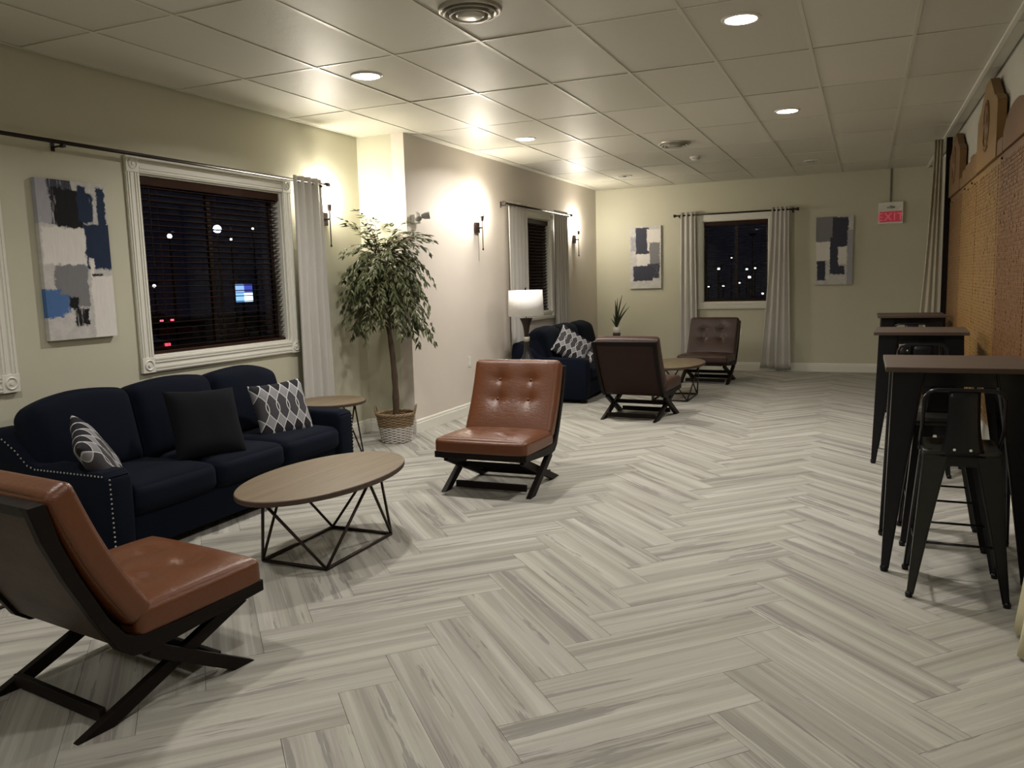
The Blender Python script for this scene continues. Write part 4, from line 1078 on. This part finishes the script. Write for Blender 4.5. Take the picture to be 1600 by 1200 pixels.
def merlon(y0, y1, z, mat=BW[1], rounded=False):
    b_ = B(); n = 8
    if rounded: poly = [(y0, zt + .003), (y1, zt + .003)] + [(y1 - (y1 - y0) * i / n, z - .13 + .13 * math.sin(PI * i / n) ** .6) for i in range(n + 1)]
    else: poly = [(y0, zt + .003), (y1, zt + .003), (y1, z - .012), (y1 - .03, z), (y0 + .03, z), (y0, z - .012)]
    prism(b_, poly, .822, .874, 0, .002); obj('merlon', b_, mat, bd)
for y0, y1, z in ((8.91, 9.13, 2.36), (8.66, 8.90, 2.41), (8.29, 8.65, 2.43), (8.03, 8.28, 2.46), (7.77, 8.02, 2.45)): merlon(y0, y1, z)
for y0, y1, z in ((6.42, 6.67, 2.37), (5.33, 5.46, 2.38)): merlon(y0, y1, z, BW[2])
merlon(5.48, 6.40, 2.52, BW[2], True)
for k, y in enumerate((10.15, 9.9, 8.75, 8.45, 8.2, 7.95, 6.5)):
    b_ = B(); r = bmesh.ops.create_icosphere(b_, subdivisions=1, radius=.011)
    bmesh.ops.translate(b_, vec=(XB0 - .002, y, zt - .03 - .03 * (k % 2)), verts=b_.verts[:]); obj('screw', b_, FRAMEW, bd)

# ------------------------------------------------------------------ outdoors at night
ASPH = simple('asphalt', (.03, .03, .034), .9)
b_ = B(); box(b_, (-80, -20, -1.9), (-4.95, 120, -1.8)); box(b_, (-4.95, 13.4, -1.9), (20, 120, -1.8)); tag(obj('parking_lot', b_, ASPH), kind='structure')
SPOT = [0]
def streetlamp(x, y, z, col, s, r, label):
    SPOT[0] += 1; k_ = 1 + (.07 * SPOT[0] if x == -30 else .06 * (SPOT[0] - 6)); x *= k_; y *= k_; z = CAM.z + (z - CAM.z) * k_; r *= k_ * (1 if x < -20 else .42)
    t = thing('street_lamp', label, 'street lamp', (x, y, -1.8), group='street lamps seen through the windows')
    b_ = B(); tube(b_, [(0, 0, 0), (0, 0, z + 1.8 + .2)], .07, 8, radii=[.09, .05]); obj('pole', b_, BLACKM, t)
    b_ = B(); box(b_, (-.25, -.15, z + 1.8 + r), (.25, .15, z + 1.95 + r), bev=.03); obj('lamp_head', b_, BLACKM, t)
    b_ = B(); bmesh.ops.create_icosphere(b_, subdivisions=2, radius=r); bmesh.ops.translate(b_, vec=(0, 0, z + 1.8), verts=b_.verts[:]); obj('lamp_glow', b_, mk_emit('glow', col, s), t)
BLU, WHT, RED = (.45, .65, 1), (.9, .95, 1), (1, .05, .08)
streetlamp(-30, 31.9, 4.56, BLU, 40, .20, 'brightest blue-white street lamp through the big left window')
for (y, z, r, lb) in ((28.79, 4.08, .11, 'small street lamp left of the bright one, big window'), (34.5, 4.71, .06, 'tiny street lamp at top right of the big window'), (32.82, 4.08, .06, 'tiny street lamp just right of the bright one'), (27.65, 1.77, .08, 'low street lamp at the left edge of the big window'), (31.39, 1.43, .06, 'low dim street lamp left of the lit sign')):
    streetlamp(-30, y, z, WHT, 9, r, lb)
t = thing('lit_sign', 'glowing blue and white sign through the big left window', 'sign', (-30, 33.5, -1.8))
b_ = B(); box(b_, (-.12, -.66, 2.62), (.0, .66, 3.62)); obj('cabinet', b_, BLACKM, t); b_ = B(); tube(b_, [(-.06, 0, 0), (-.06, 0, 2.62)], .08, 8); obj('pole', b_, BLACKM, t)
for (y0, y1, z0, z1, c, s) in ((-.62, -.02, 3.15, 3.58, (.35, .55, 1), 1.6), (.0, .62, 3.15, 3.58, (.10, .14, .75), .9), (-.62, -.02, 2.66, 3.12, (.25, .5, 1), 2.2), (.0, .62, 2.66, 3.12, (.75, .9, 1), 3.5)):
    b_ = B(); box(b_, (.0, y0, z0), (.03, y1, z1)); o = obj('sign_panel', b_, mk_emit('sign_glow', c, s), t)
def car(x, y, rz, label, tail, head=None):
    t = thing('parked_car', label, 'car', (x, y, -1.8), rz, 'cars outside at night')
    prof = [(-2.1, .35), (2.1, .35), (2.15, .7), (1.9, .85), (1.0, .95), (.45, 1.38), (-.9, 1.42), (-1.6, 1.0), (-2.1, .95), (-2.15, .6)]
    b_ = B(); prism(b_, prof, -.85, .85, 1, .06); obj('body', b_, simple('car_paint', (.02, .02, .025), .3, .3), t, False)
    for sx in (-1.35, 1.35):
        for sy in (-.82, .82):
            b_ = B(); tube(b_, [(sx, sy - .1, .33), (sx, sy + .1, .33)], .33, 16); obj('wheel', b_, BLACKM, t)
    for sy in (-.62, .62):
        b_ = B(); box(b_, (-2.2, sy - .16, .70), (-2.1, sy + .16, .84)); obj('tail_light', b_, mk_emit('tail_glow', RED, tail), t)
        if head:
            b_ = B(); box(b_, (2.1, sy - .15, .6), (2.2, sy + .15, .76)); obj('headlight', b_, mk_emit('head_glow', WHT, head), t)
car(-32.75, 27.9, math.radians(188), 'dark car with red tail lights, low in the big left window', 3)
car(-59.2, 53.6, math.radians(182), 'farther dark car with red tail lights, left in the big window', 7)
for (x, z, r, lb) in ((-7.31, 1.89, .16, 'white lamp high on the left through the end window'), (-7.06, .95, .12, 'white lamp lower left through the end window'), (-5.83, 1.81, .14, 'white lamp in the centre of the end window'), (-5.69, 1.39, .17, 'bright white lamp right of centre, end window'), (-5.4, 1.86, .12, 'white lamp at right side of the end window'), (-7.85, .93, .10, 'lamp at the left edge of the end window'), (-5.54, 3.55, .08, 'highest small lamp in the end window'), (-6.63, 2.45, .09, 'small lamp above the others in the end window'), (-6.2, 1.1, .10, 'lamp beside the mullion, end window'), (-5.0, .5, .12, 'low lamp at right of the end window')):
    streetlamp(x, 45, z, WHT, 12, r, lb)
car(-6.5, 41.6, math.radians(270), 'car with bright headlights through the end window', 1.5, 14)
car(-9.6, 38, math.radians(95), 'car with red tail lights through the end window', 5)
